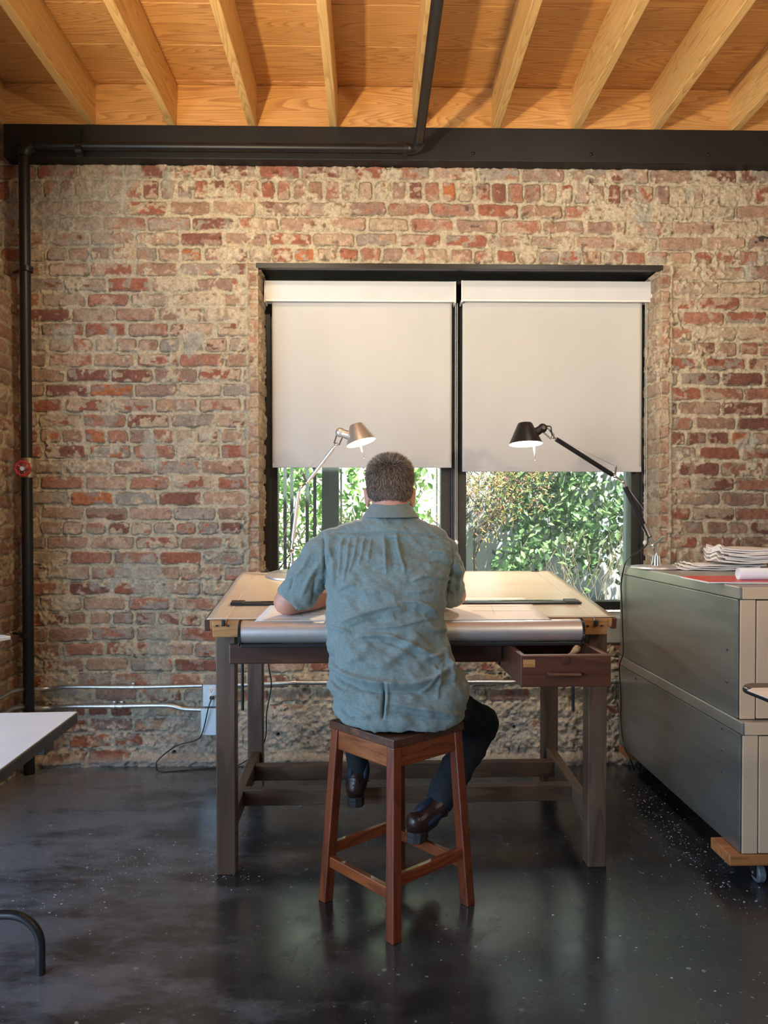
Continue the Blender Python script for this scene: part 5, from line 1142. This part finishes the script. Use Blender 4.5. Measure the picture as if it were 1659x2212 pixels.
leaf_cloud('fern_clump', clumps(900, xa, xa + 0.7, 5.6, 6.0, ZG + 0.1, ZG + 0.8, 14, (0.08, 0.08, 0.14)), 0.09, [(0.22, 0.28, 0.12), (0.3, 0.32, 0.18), (0.12, 0.18, 0.08)], 'feathery clump at the foot of the fence, behind the silver lamp', 'shrub', 3, aspect=0.16)
def small_tree(name, base, trunk_h, spread, nb, seed, cols, label, leafn, lsize, lean=(0, 0)):
    r2 = random.Random(seed); t = thing(name, label, 'tree', base); m = MB(); tips = []
    def grow(p, d, L, r, depth):
        pts = [p]; q = p; dd = d
        for i in range(4):
            dd = (dd + Vector((r2.uniform(-.25, .25), r2.uniform(-.25, .25), r2.uniform(-.08, .16)))).normalized(); q = q + dd * L / 4; pts.append(q)
        m.tube(pts, [r * (1 - 0.14 * i) for i in range(5)], 6)
        if depth > 1: tips.extend(pts[1:])
        if depth < 4:
            for k in range(3 if depth else nb):
                a = r2.uniform(0, 2 * PI); side = Vector((math.cos(a), math.sin(a) * 0.6, r2.uniform(0.15, 0.8))).normalized()
                grow(pts[r2.choice((2, 3, 4))], (dd * 0.45 + side * spread).normalized(), L * r2.uniform(0.55, 0.8), r * 0.55, depth + 1)
    grow(Vector(base), Vector((lean[0], lean[1], 1)).normalized(), trunk_h, 0.016, 0)
    m.build('branches', 'bark', t, smooth='all')
    tips = np.array([tuple(v) for v in tips]); rr_ = np.random.RandomState(seed); pts = tips[rr_.randint(0, len(tips), leafn)] + rr_.normal(size=(leafn, 3)) * 0.045
    o = leaf_cloud('foliage', pts, lsize, cols, None, None, seed, 0.30, None, spread=0.6, nbias=(0, -0.4, 0.9)); parent(o, t); return t
small_tree('maple', (P(1035, 1300, 5.6).x, 5.6, ZG), 0.62, 1.1, 5, 11, [(0.50, 0.38, 0.10), (0.60, 0.42, 0.14), (0.34, 0.38, 0.10), (0.22, 0.30, 0.08), (0.55, 0.22, 0.16)], 'small maple with yellow and orange leaves outside the right window half', 1500, 0.035)
small_tree('maple', (P(925, 1300, 5.6).x, 5.6, ZG), 0.6, 0.8, 5, 23, [(0.42, 0.38, 0.20), (0.36, 0.40, 0.18), (0.50, 0.40, 0.20)], 'thin bare-branched maple just right of the man\'s head outside', 500, 0.03)

# ================================================================== THE MAN ON THE STOOL
def board_z(x, y):
    q = TMi @ Vector((x, y, 0)); return BZ0 + (q.y - BY0) * math.tan(BT)
man = thing('person', 'man seen from behind on the stool, teal linen shirt and dark jeans, drawing', 'person', SC + Vector((0, 0, ZS)))
HC = P(842, 1046, 2.655); HR = Matrix.Rotation(math.radians(-16), 3, 'X')
def HL(x, y, z): return HC + HR @ Vector((x, y, z))
# ---- joints
shL = P(730, 1190, 2.59); shR = P(942, 1188, 2.60)
elL = P(620, 1300, 2.635); elR = P(979, 1284, 2.70)
elL.z = max(elL.z, board_z(elL.x, 2.70) + 0.046)
wrL = Vector((-0.065, 2.86, 0)); wrR = Vector((0.165, 2.90, 0))
for v in (wrL, wrR): v.z = board_z(v.x, v.y) + 0.040
B = MB()
B.sphere((0.088, 2.49, 0.70), (0.150, 0.10, 0.095)); B.capsule((0.085, 2.49, 0.76), (0.083, 2.56, 0.98), 0.098, 0.100, 20); B.capsule(P(765, 1195, 2.60), P(912, 1195, 2.60), 0.075, 0.075, 18)
B.capsule(P(842, 1140, 2.600), P(842, 1072, 2.638), 0.062, 0.060, 20)
for a, e, w_ in ((shL, elL, wrL), (shR, elR, wrR)):
    B.capsule(a, e, 0.055, 0.047, 18); B.capsule(e, e + (w_ - e) * 0.35, 0.046, 0.045, 18); B.capsule(e + (w_ - e) * 0.3, w_, 0.045, 0.028, 18)
# head
def hs(c, r, rot=None): B.sphere(HL(*c), r, 24, 16, HR if rot is None else HR @ rot)
hs((0, 0, 0.0), (0.076, 0.094, 0.090)); hs((0, -0.012, -0.038), (0.072, 0.078, 0.062)); hs((0, 0.030, -0.055), (0.060, 0.066, 0.080)); hs((0, 0.058, -0.108), (0.036, 0.034, 0.026))
B.capsule(HL(0, 0.092, -0.012), HL(0, 0.112, -0.050), 0.008, 0.012, 12); B.capsule(HL(-0.014, 0.100, -0.054), HL(0.014, 0.100, -0.054), 0.008, 0.008, 10)
B.capsule(HL(-0.036, 0.078, 0.002), HL(-0.012, 0.088, 0.0), 0.010, 0.010, 10); B.capsule(HL(0.036, 0.078, 0.002), HL(0.012, 0.088, 0.0), 0.010, 0.010, 10)
B.capsule(HL(-0.018, 0.092, -0.078), HL(0.018, 0.092, -0.078), 0.006, 0.006, 10); B.capsule(HL(-0.015, 0.090, -0.088), HL(0.015, 0.090, -0.088), 0.007, 0.007, 10)
for sx in (-1, 1):
    hs((0.042 * sx, 0.062, -0.050), (0.022, 0.022, 0.024)); hs((0.030 * sx, 0.0815, -0.0125), (0.0145, 0.0110, 0.0095)); hs((0.030 * sx, 0.0800, -0.0265), (0.0130, 0.0100, 0.0050))
    R1 = Matrix.Rotation(math.radians(-22 * sx), 3, 'Z') @ Matrix.Rotation(math.radians(6 * sx), 3, 'Y')
    hs((0.080 * sx, -0.004, -0.048), (0.0075, 0.019, 0.032), R1); hs((0.084 * sx, -0.012, -0.040), (0.006, 0.010, 0.024), R1)
    hs((0.077 * sx, 0.002, -0.074), (0.006, 0.010, 0.011), R1)
# hands
def hand(wrist, fwd, thumb_side, curl):
    up = (TM.to_3x3() @ RB @ Vector((0, 0, 1))).normalized(); fwd = Vector(fwd); fwd = (fwd - up * fwd.dot(up)).normalized(); side = fwd.cross(up).normalized() * thumb_side
    c0 = wrist + fwd * 0.012; tips = []
    for i, (o_, L, kb) in enumerate(((0.029, 0.070, 0.088), (0.0105, 0.078, 0.092), (-0.0085, 0.072, 0.088), (-0.026, 0.058, 0.080))):
        b = wrist + fwd * kb + side * o_ + up * (0.004 - 0.002 * abs(i - 1))
        B.capsule(c0 + side * o_ * 0.55, b, 0.0145, 0.0115, 12)
        p = b; ang = curl * 0.5
        for s_, (fr_, r_) in enumerate(((0.45, 0.0088), (0.30, 0.0080), (0.25, 0.0072))):
            d = (fwd * math.cos(ang) - up * math.sin(ang) + side * 0.05 * (1.5 - i)).normalized(); q = p + d * L * fr_; B.capsule(p, q, r_, r_ * 0.92, 10); p = q; ang += curl * (0.6 + 0.1 * i)
        tips.append(p)
    b = wrist + fwd * 0.028 + side * 0.028 - up * 0.004; q = b + (side * 0.55 + fwd * 0.75 - up * 0.15).normalized() * 0.036; q2 = q + (fwd * 0.95 - up * 0.30 - side * 0.05).normalized() * 0.030
    B.capsule(wrist + fwd * 0.02 + side * 0.012, b, 0.015, 0.013, 12); B.capsule(b, q, 0.0125, 0.0105, 10); B.capsule(q, q2, 0.0098, 0.0085, 10)
    return tips, q2, fwd, up, side
tipsL = hand(wrL, (0.45, 0.85, 0.1), 1, 0.30)
tipsR = hand(wrR, (-0.40, 0.9, 0.1), -1, 0.62)
me = remesh(B, 0.0040, 5); finish(me, 'body', 'skin', man, smooth='all')
body_me = me
MATS['iris'] = M('iris', (0.05, 0.035, 0.03), 0.2)
for sx in (-1, 1):
    m = MB(); m.sphere(HL(0.030 * sx, 0.0790, -0.0205), 0.0108, 14, 10); ey_ = m.build('eye', 'eye', man, smooth='all'); m = MB(); m.sphere(HL(0.030 * sx, 0.0868, -0.0230), (0.0045, 0.0035, 0.0045), 12, 8); m.build('iris', 'iris', ey_, smooth='all', local=True)
    m = MB(); m.tube([HL(0.046 * sx, 0.082, 0.008), HL(0.030 * sx, 0.092, 0.013), HL(0.014 * sx, 0.097, 0.009)], 0.003, 6); m.build('eyebrow', M('brow', (0.15, 0.11, 0.08), 0.8), man, smooth='all')
# pencil in the right hand: a thing of its own
tip = (tipsR[1] + tipsR[0][0]) / 2; g = tip + tipsR[3] * 0.006
pt_ = thing('pencil', 'pencil held in the right hand of the man, hidden by his back', 'pencil', g)
pe = Vector((g.x - 0.015, g.y + 0.035, board_z(g.x, g.y + 0.035) + 0.005)); ta = (g - pe).normalized()
MB().cyl(pe + ta * 0.012, pe + ta * 0.16, 0.0036, n=6).build('shaft', 'red', pt_); MB().cyl(pe, pe + ta * 0.012, 0.0004, 0.0036, n=8).build('point', 'raw_wood', pt_)

# ---- hair
V0 = np.empty(len(body_me.vertices) * 3); body_me.vertices.foreach_get('co', V0); V0 = V0.reshape(-1, 3)
N0 = np.empty(len(body_me.vertices) * 3); body_me.vertices.foreach_get('normal', N0); N0 = N0.reshape(-1, 3)
HRi = np.array(HR.transposed()); L0 = (V0 - np.array(HC)) @ HRi.T
hl = np.interp(L0[:, 1], [-0.10, -0.045, -0.022, -0.012, 0.016, 0.024, 0.045, 0.060, 0.085], [-0.082, -0.078, -0.060, -0.030, -0.022, -0.030, 0.0, 0.040, 0.052])
near = (np.abs(L0[:, 0]) < 0.10) & (np.abs(L0[:, 1]) < 0.12) & (L0[:, 2] > -0.10) & (L0[:, 2] < 0.12)
ear = (np.abs(L0[:, 0]) > 0.0785) & (L0[:, 2] < -0.016)
hairy = near & (L0[:, 2] > hl) & ~ear
fs = np.array([p.vertices[:] for p in body_me.polygons if len(p.vertices) == 4]); hf = fs[hairy[fs].all(1)]
ids = np.unique(hf); mp = -np.ones(len(V0), int); mp[ids] = np.arange(len(ids))
fade = np.clip((L0[ids, 2] - hl[ids]) / 0.03, 0, 1)
topw = sst(0.015, 0.07, L0[ids, 2]); capV = V0[ids] + N0[ids] * (0.0005 + 0.0045 * fade + 0.003 * topw * (1 + 1.8 * np.clip(np.abs(L0[ids, 0]) / 0.05, 0, 1)) * (L0[ids, 2] > 0))[:, None]
base_c = np.array((0.085, 0.058, 0.042)); skin_c = np.array((0.33, 0.17, 0.12))
capC = base_c * fade[:, None] + skin_c * (1 - fade[:, None])
rs = np.random.RandomState(9); nS = 17000; fi = rs.randint(0, len(hf), nS); wts = rs.dirichlet((1, 1, 1, 1), nS)
rp = (V0[hf[fi]] * wts[..., None]).sum(1); rn = (N0[hf[fi]] * wts[..., None]).sum(1); rn /= np.linalg.norm(rn, axis=1)[:, None]
lp = (rp - np.array(HC)) @ HRi.T; ht = np.interp(lp[:, 1], [-0.10, -0.045, -0.022, -0.012, 0.016, 0.024, 0.045, 0.060, 0.085], [-0.082, -0.078, -0.060, -0.030, -0.022, -0.030, 0.0, 0.040, 0.052])
fd = np.clip((lp[:, 2] - ht) / 0.05, 0.0, 1); tp = sst(0.01, 0.07, lp[:, 2])
ln = (0.006 + 0.008 * fd + 0.009 * tp) * rs.uniform(0.7, 1.2, nS)
flow_loc = np.stack([0.25 * np.sign(lp[:, 0]) * tp * 0 + 0.15 * rs.normal(size=nS), 0.9 * tp, -1.0 * (1 - tp) + 0.2 * tp], 1); flow = flow_loc @ np.array(HR).T
flow -= (flow * rn).sum(1)[:, None] * rn * 0.9
d0 = rn * (0.35 + 0.55 * tp)[:, None] + flow * 0.8 + rs.normal(size=(nS, 3)) * 0.16; d0 /= np.linalg.norm(d0, axis=1)[:, None]
d1 = d0 * 0.7 + flow * 0.6 + rs.normal(size=(nS, 3)) * 0.14; d1 /= np.linalg.norm(d1, axis=1)[:, None]
sd = np.cross(d0, rs.normal(size=(nS, 3))); sd /= np.linalg.norm(sd, axis=1)[:, None]; wd = 0.00065
b0 = rp + rn * (0.0005 + 0.004 * fd + 0.002 * tp * (1 + 1.8 * np.clip(np.abs(lp[:, 0]) / 0.05, 0, 1)))[:, None]; p1_ = b0 + d0 * (ln * 0.5)[:, None]; p2_ = p1_ + d1 * (ln * 0.5)[:, None]
SV = np.stack([b0 - sd * wd, b0 + sd * wd, p1_ - sd * wd * 0.8, p1_ + sd * wd * 0.8, p2_ - sd * wd * 0.2, p2_ + sd * wd * 0.2], 1).reshape(-1, 3)
k = np.arange(nS)[:, None] * 6; SF = np.concatenate([np.concatenate([k, k + 1, k + 3, k + 2], 1), np.concatenate([k + 2, k + 3, k + 5, k + 4], 1)])
mixg = rs.rand(nS)[:, None] ** 1.2 * (0.25 + 0.75 * np.clip(fd + 0.25, 0, 1)[:, None]); sc_ = (np.array((0.075, 0.050, 0.036)) * (1 - mixg) + np.array((0.46, 0.37, 0.29)) * mixg); sc_ = np.repeat(sc_, 6, axis=0)
hv = np.concatenate([capV, SV]); hF = np.concatenate([mp[hf], SF + len(capV)]); hC = np.concatenate([capC, sc_])
finish(np_mesh('hair', hv, hF, hC), 'hair', 'hair', man)

# ---- shirt
SEC = [(1113, 786, 892, 2.612, .066, .060), (1124, 765, 908, 2.61, .075, .070), (1135, 733, 938, 2.606, .084, .080), (1148, 706, 963, 2.602, .092, .09), (1166, 697, 976, 2.598, .097, .105), (1195, 696, 976, 2.59, .116, .12), (1232, 698, 971, 2.577, .130, .135), (1270, 702, 965, 2.562, .138, .145),
       (1320, 706, 962, 2.545, .143, .155), (1365, 707, 964, 2.528, .143, .165), (1400, 709, 973, 2.51, .143, .175), (1430, 714, 988, 2.495, .145, .18), (1455, 716, 1000, 2.482, .150, .19), (1478, 707, 1008, 2.472, .158, .195), (1500, 721, 1011, 2.466, .158, .195), (1530, 720, 1006, 2.46, .160, .195), (1548, 723, 1003, 2.458, .158, .195), (1553, 730, 997, 2.458, .152, .19)]
S_ = MB(); nr_ = 40; rings = []
for (py, xl, xr, yc, bk, ft) in SEC:
    a = P(xl, py, yc); b = P(xr, py, yc); cx_ = (a.x + b.x) / 2; rx = (b.x - a.x) / 2; rg = []
    for k in range(nr_):
        an = 2 * PI * k / nr_; c_, s_ = math.cos(an), math.sin(an); e_ = 2 / 2.35
        rg.append((cx_ + rx * math.copysign(abs(c_) ** e_, c_), yc + (ft if s_ > 0 else bk) * math.copysign(abs(s_) ** e_, s_), a.z))
    rings.append(rg)
vs_ = [v for r_ in rings for v in r_]; nR = len(rings)
S_.add(vs_, [(i * nr_ + k, i * nr_ + (k + 1) % nr_, (i + 1) * nr_ + (k + 1) % nr_, (i + 1) * nr_ + k) for i in range(nR - 1) for k in range(nr_)] + [tuple(range(nr_)), tuple(range((nR - 1) * nr_, nR * nr_))])
eL = P(636, 1297, 2.625); eR = P(968, 1290, 2.71)
S_.tube(curve_pts([P(752, 1172, 2.59), P(708, 1195, 2.59), P(672, 1240, 2.605), eL], 5), [0.055 + 0.024 * min(1, i / 4) - 0.0135 * max(0, (i - 4) / 11) for i in range(16)], 22)
S_.tube(curve_pts([P(925, 1175, 2.595), P(948, 1200, 2.60), P(962, 1245, 2.65), eR], 5), [0.055 + 0.018 * min(1, i / 4) - 0.013 * max(0, (i - 4) / 11) for i in range(16)], 22)
sm = remesh(S_, 0.0038, 7)
n = len(sm.vertices); A = np.empty(n * 3); sm.vertices.foreach_get('co', A); A = A.reshape(-1, 3); Nn = np.empty(n * 3); sm.vertices.foreach_get('normal', Nn); Nn = Nn.reshape(-1, 3)
pxs, pys = proj(A)
disp = np.zeros(n); back = np.clip(-Nn[:, 1] * 1.6 + 0.25, 0, 1)
def fold(poly, wdt, amp, kind='r'):
    global disp
    best = np.full(n, 1e9); sgn = np.zeros(n); tt = np.zeros(n); tot = len(poly) - 1
    pl = [np.array(p, float) for p in [(v.x, v.y) for v in curve_pts([(x, y, 0) for x, y in poly], 5)]]
    for i, (a, b) in enumerate(zip(pl[:-1], pl[1:])):
        ab = b - a; L2_ = (ab ** 2).sum(); t_ = np.clip(((pxs - a[0]) * ab[0] + (pys - a[1]) * ab[1]) / L2_, 0, 1)
        dx_ = pxs - a[0] - t_ * ab[0]; dy_ = pys - a[1] - t_ * ab[1]; d_ = np.hypot(dx_, dy_); s_ = np.sign(ab[0] * dy_ - ab[1] * dx_)
        u_ = d_ < best; best = np.where(u_, d_, best); sgn = np.where(u_, s_, sgn); tt = np.where(u_, (i + t_) / (len(pl) - 1), tt)
    env = np.clip(np.sin(np.clip(tt, 0, 1) * PI), 0, 1) ** 0.5
    g = np.exp(-(best / wdt) ** 2)
    if kind == 'r': disp = disp + amp * g * env * back                                             # ridge
    else: disp = disp + amp * np.exp(-(best / wdt) ** 2) * np.where(sgn > 0, 1, -0.35) * env * back   # one-sided lap
for poly, w_, a_ in [
    ([(708, 1428), (741, 1454), (789, 1472), (831, 1479), (907, 1476), (955, 1454), (985, 1420)], 7, .010), ([(715, 1445), (745, 1470), (800, 1490), (860, 1494), (930, 1490), (985, 1475)], 9, -.008),
    ([(770, 1374), (831, 1372), (876, 1389), (922, 1412), (955, 1427)], 4.5, .007), ([(775, 1384), (831, 1384), (872, 1402), (915, 1424)], 6, -.005),
    ([(795, 1356), (861, 1352), (898, 1342), (938, 1334)], 4, .006), ([(735, 1345), (770, 1330), (825, 1314), (860, 1308)], 5, .006), ([(745, 1360), (790, 1345), (850, 1335)], 8, -.005),
    ([(858, 1300), (905, 1301), (946, 1324)], 3.5, .005), ([(722, 1278), (745, 1266), (768, 1262)], 3.5, .0045), ([(712, 1352), (735, 1360), (760, 1368)], 3.5, .004),
    ([(742, 1158), (735, 1200), (731, 1245)], 3.2, .0045), ([(757, 1158), (749, 1215), (741, 1262)], 3, .0045), ([(772, 1157), (765, 1200), (752, 1240)], 3, .0045), ([(788, 1157), (782, 1192), (774, 1222)], 3, .004), ([(803, 1158), (798, 1190), (794, 1215)], 3, .0035),
    ([(706, 1178), (722, 1225), (716, 1275)], 4.5, .006), ([(700, 1200), (705, 1255), (703, 1300)], 3.5, -.005),
    ([(829, 1153), (832, 1195), (834, 1240)], 3.0, .006), ([(855, 1153), (862, 1195), (875, 1238)], 3.0, .008), ([(840, 1158), (847, 1200), (850, 1232)], 5, -.005), ([(806, 1230), (840, 1222), (870, 1226)], 4, .004),
    ([(945, 1240), (962, 1247), (978, 1257)], 4, .006), ([(930, 1190), (952, 1194), (972, 1204)], 4, .0055), ([(886, 1255), (920, 1244), (955, 1250)], 4.5, .006), ([(900, 1280), (930, 1272), (962, 1278)], 5, .004), ([(930, 1215), (955, 1216), (975, 1228)], 4, -.005),
    ([(958, 1400), (972, 1440), (984, 1484)], 5, .008), ([(968, 1395), (988, 1440), (1000, 1490)], 4, -.007), ([(938, 1435), (950, 1470), (945, 1510)], 4, .005), ([(905, 1495), (930, 1480), (960, 1430)], 4, .005),
    ([(832, 1512), (880, 1524), (940, 1532), (998, 1545)], 4.5, .006), ([(825, 1536), (900, 1545), (985, 1556)], 5, -.005), ([(735, 1500), (760, 1530), (800, 1548)], 6, .006), ([(726, 1520), (750, 1550), (790, 1562)], 5, -.005),
    ([(905, 1370), (870, 1405), (816, 1442)], 13, .007), ([(800, 1390), (770, 1420), (735, 1435)], 12, .006), ([(850, 1330), (900, 1320), (955, 1345)], 10, -.006), ([(905, 1355), (935, 1362), (958, 1362)], 4, .005), ([(900, 1425), (935, 1420), (958, 1412)], 4, .004),
    ([(830, 1476), (829, 1512), (826, 1552)], 3.2, -.012), ([(836, 1478), (836, 1512), (832, 1550)], 3, .006),
    ([(699, 1153), (741, 1148), (819, 1151), (892, 1153), (937, 1159), (975, 1169)], 2.4, -.004), ([(697, 1160), (741, 1156), (819, 1159), (892, 1161), (937, 1167), (972, 1177)], 4, .003),
    ([(698, 1148), (700, 1231), (698, 1294)], 2.6, -.005), ([(980, 1171), (975, 1231), (964, 1294)], 2.6, -.005),
    ([(672, 1190), (660, 1215), (636, 1252)], 5, .005), ([(690, 1215), (668, 1250), (650, 1290)], 5, .006), ([(682, 1240), (676, 1275), (672, 1305)], 4, -.006), ([(640, 1240), (628, 1262), (620, 1280)], 4, -.004), ([(985, 1215), (992, 1245), (988, 1280)], 4, .005),
    ([(720, 1395), (722, 1430), (738, 1446)], 5, -.007), ([(715, 1462), (728, 1480), (745, 1490)], 5, -.006)]:
    fold(poly, w_ * 0.9, a_ * 2.0)
# fine random creasing of linen
q1 = fbm(A[:, 0] * 0.8 + A[:, 2] * 0.6, A[:, 2] * 0.8 - A[:, 0] * 0.6, 0.06, 2, 3); q2 = fbm(A[:, 0] - A[:, 2] * 0.9, (A[:, 2] + A[:, 0]) * 2.4, 0.13, 5, 3); q3 = 1 - np.abs(2 * fbm(A[:, 0] + 0.4 * A[:, 2], A[:, 2] * 1.5, 0.10, 6, 3) - 1)
disp += 0.008 * (q1 - 0.5) + 0.014 * (q2 - 0.5) + 0.016 * (q3 - 0.8)
A2 = A + Nn * disp[:, None]
# hem line of the shirt tail
hemx = np.interp(pxs, [715, 740, 790, 850, 930, 975, 1000], [1546, 1556, 1568, 1573, 1576, 1572, 1558])
lowf = sst(0.72, 0.63, A[:, 2]) * (Nn[:, 1] < 0.4); A2[:, 2] += lowf * (1566 - hemx) * 0.0014 * 0.6
sm.vertices.foreach_set('co', A2.ravel()); sm.update()
bm = bmesh.new(); bm.from_mesh(sm); kill = []
zmin = min(v.co.z for v in bm.verts)
dLs = (eL - P(672, 1240, 2.605)).normalized(); dRs = (eR - P(962, 1245, 2.65)).normalized()
for f in bm.faces:
    c = f.calc_center_median(); nn = f.normal
    if nn.z < -0.75 and c.z < zmin + 0.05: kill.append(f)
    elif (c - eL).length < 0.075 and nn.dot(dLs) > 0.75: kill.append(f)
    elif (c - eR).length < 0.07 and nn.dot(dRs) > 0.75: kill.append(f)
bmesh.ops.delete(bm, geom=kill, context='FACES'); bm.to_mesh(sm); bm.free()
sh = finish(sm, 'shirt', 'shirt', man, smooth='all', solid=0.0022)
# collar, folded over
m = MB(); nC = 48; ringp = []
for (py, xl, xr, yc, ry, drop) in ((1094, 806, 879, 2.628, .052, 0), (1088, 803, 882, 2.628, .056, 0), (1092, 799, 886, 2.626, .062, .0), (1105, 791, 896, 2.62, .080, .006), (1119, 781, 905, 2.612, .101, .012)):
    a = P(xl, py, yc); b = P(xr, py, yc); cx_ = (a.x + b.x) / 2; rx = (b.x - a.x) / 2
    ringp.append([(cx_ + rx * math.cos(t_), yc + ry * math.sin(t_), a.z - drop * 0.6 * max(0, math.sin(t_)) - 0.020 * max(0, math.sin(t_))) for t_ in [PI / 2 + 0.16 + (2 * PI - 0.32) * k / (nC - 1) for k in range(nC)]])
V_ = np.array(ringp).reshape(-1, 3); me = np_mesh('collar', V_, grid_faces(len(ringp), nC)); finish(me, 'collar', 'shirt', sh, smooth='all', local=True, solid=0.003, subsurf=1)
for sx, e_, ax_ in ((-1, eL, dLs), (1, eR, dRs)):
    pass
# ---- trousers
knL = Vector((-0.050, 2.92, 0.655)); anL = P(772, 1668, 2.885); knR = P(1038, 1562, 2.80); anR = P(954, 1722, 2.635)
T_ = MB(); T_.sphere((0.088, 2.475, 0.672), (0.172, 0.140, 0.080), 28, 18)
T_.capsule((0.005, 2.47, 0.672), knL, 0.082, 0.066, 20); T_.capsule(knL, anL, 0.064, 0.040, 20)
T_.capsule((0.165, 2.48, 0.668), knR, 0.085, 0.068, 20); T_.capsule(knR, knR + (anR - knR) * 0.45, 0.068, 0.064, 20); T_.capsule(knR + (anR - knR) * 0.4, anR, 0.063, 0.054, 20)
tm = remesh(T_, 0.0055, 6); n2 = len(tm.vertices); A = np.empty(n2 * 3); tm.vertices.foreach_get('co', A); A = A.reshape(-1, 3); Nn = np.empty(n2 * 3); tm.vertices.foreach_get('normal', Nn); Nn = Nn.reshape(-1, 3)
dd = 0.012 * (fbm(A[:, 2] * 2 + A[:, 1], A[:, 0] + A[:, 1], 0.07, 3, 3) - 0.5) + 0.006 * (vn(A[:, 2] * 3, A[:, 0], 0.07, 1) - 0.5)
A = A + Nn * dd[:, None]; A[:, 2] = np.where((A[:, 2] < ZS + 0.006) & (np.hypot(A[:, 0] - SC.x, A[:, 1] - SC.y) < 0.22) & (A[:, 2] > 0.5), ZS + 0.006, A[:, 2])
tm.vertices.foreach_set('co', A.ravel()); tm.update(); finish(tm, 'jeans', 'jeans', man, smooth='all')
# ---- boots
def boot(heel, toe, top, lab):
    heel = Vector(heel); toe = Vector(toe); top = Vector(top); fw = (toe - heel); L = fw.length; fw.normalize(); sd_ = fw.cross(Vector((0, 0, 1))).normalized(); up = sd_.cross(fw).normalized()
    b = MB(); k = lambda f_, s_, u_: heel + fw * f_ + sd_ * s_ + up * u_
    b.capsule(k(0.036, 0, 0.036), top, 0.038, 0.044, 20); b.capsule(k(0.03, 0, 0.042), k(0.13, 0, 0.034), 0.036, 0.034, 18); b.sphere(k(0.175, 0, 0.030), 0.036, 20, 12); b.capsule(k(0.10, 0.008, 0.03), k(0.20, 0.0, 0.026), 0.034, 0.030, 18); b.sphere(k(0.215, 0, 0.022), (0.034, 0.034, 0.024))
    b.capsule((k(0.036, 0, 0.036) * 0.6 + top * 0.4) + fw * 0.012, k(0.13, 0, 0.042), 0.034, 0.031, 18)
    me_ = remesh(b, 0.0038, 4); o = finish(me_, 'boot', 'leather', man, smooth='all'); o['label'] = lab
    out = [(-0.004, 0.0), (0.004, 0.024), (0.03, 0.034), (0.08, 0.032), (0.15, 0.043), (0.20, 0.038), (0.235, 0.022), (0.246, 0.0)]
    pl = [(f_, s_) for f_, s_ in out] + [(f_, -s_ * 0.95) for f_, s_ in out[-2:0:-1]]; N_ = len(pl)
    s = MB(); s.add([k(f_, s_, -0.004) for f_, s_ in pl] + [k(f_, s_, 0.012) for f_, s_ in pl], [tuple(reversed(range(N_))), tuple(range(N_, 2 * N_))] + [(i, (i + 1) % N_, N_ + (i + 1) % N_, N_ + i) for i in range(N_)])
    s.build('sole', 'sole', o, bevel=0.002, local=True)
    hp = [(-0.006, 0), (0.0, 0.024), (0.03, 0.033), (0.075, 0.031), (0.075, -0.03), (0.03, -0.032), (0.0, -0.023)]; N_ = len(hp); s = MB(); s.add([k(f_, s_, -0.024) for f_, s_ in hp] + [k(f_, s_, -0.003) for f_, s_ in hp], [tuple(reversed(range(N_))), tuple(range(N_, 2 * N_))] + [(i, (i + 1) % N_, N_ + (i + 1) % N_, N_ + i) for i in range(N_)]); s.build('heel_block', 'sole', o, bevel=0.002, local=True)
    ax_ = (top - k(0.035, 0, 0.040)).normalized(); fr2 = (fw - ax_ * fw.dot(ax_)).normalized(); sd2 = ax_.cross(fr2)
    for sg in (-1, 1):
        g = MB(); c = k(0.035, 0, 0.040) + ax_ * 0.055; Rg = Matrix((fr2, sd2, ax_)).transposed(); g.sphere(c + sd2 * 0.026 * sg - fr2 * 0.008, (0.030, 0.0175, 0.050), 18, 12, Rg); g.build('elastic_panel', 'navy', o, smooth='all', local=True)
    g = MB(); c = k(0.035, 0, 0.040); g.bar(c - fr2 * 0.0375, top - fr2 * 0.047 - ax_ * 0.005, 0.004, 0.014, sd2 if False else fr2.cross(ax_)); g.build('back_strap', 'leather', o, bevel=0.001, local=True)
    g = MB(); rp_ = [c + (top - c) * 0.97 + (fr2 * math.cos(t_) + sd2 * math.sin(t_)) * 0.0468 for t_ in [2 * PI * k_ / 30 for k_ in range(31)]]; g.tube(rp_, 0.0022, 6, False); g.build('collar_rim', 'leather', o, smooth='all', local=True)
    return o
hl_ = P(768, 1728, 2.835); boot((hl_.x, 2.835, 0.192), (hl_.x - 0.005, 3.07, 0.199), P(771, 1682, 2.880), 'left boot, dark leather, resting on the table foot rail')
hr = P(893, 1808, 2.535); boot(hr, hr + Vector((0.075, 0.205, -0.015)), P(948, 1737, 2.625), 'right boot, brown leather with navy elastic, on the stool stretcher')
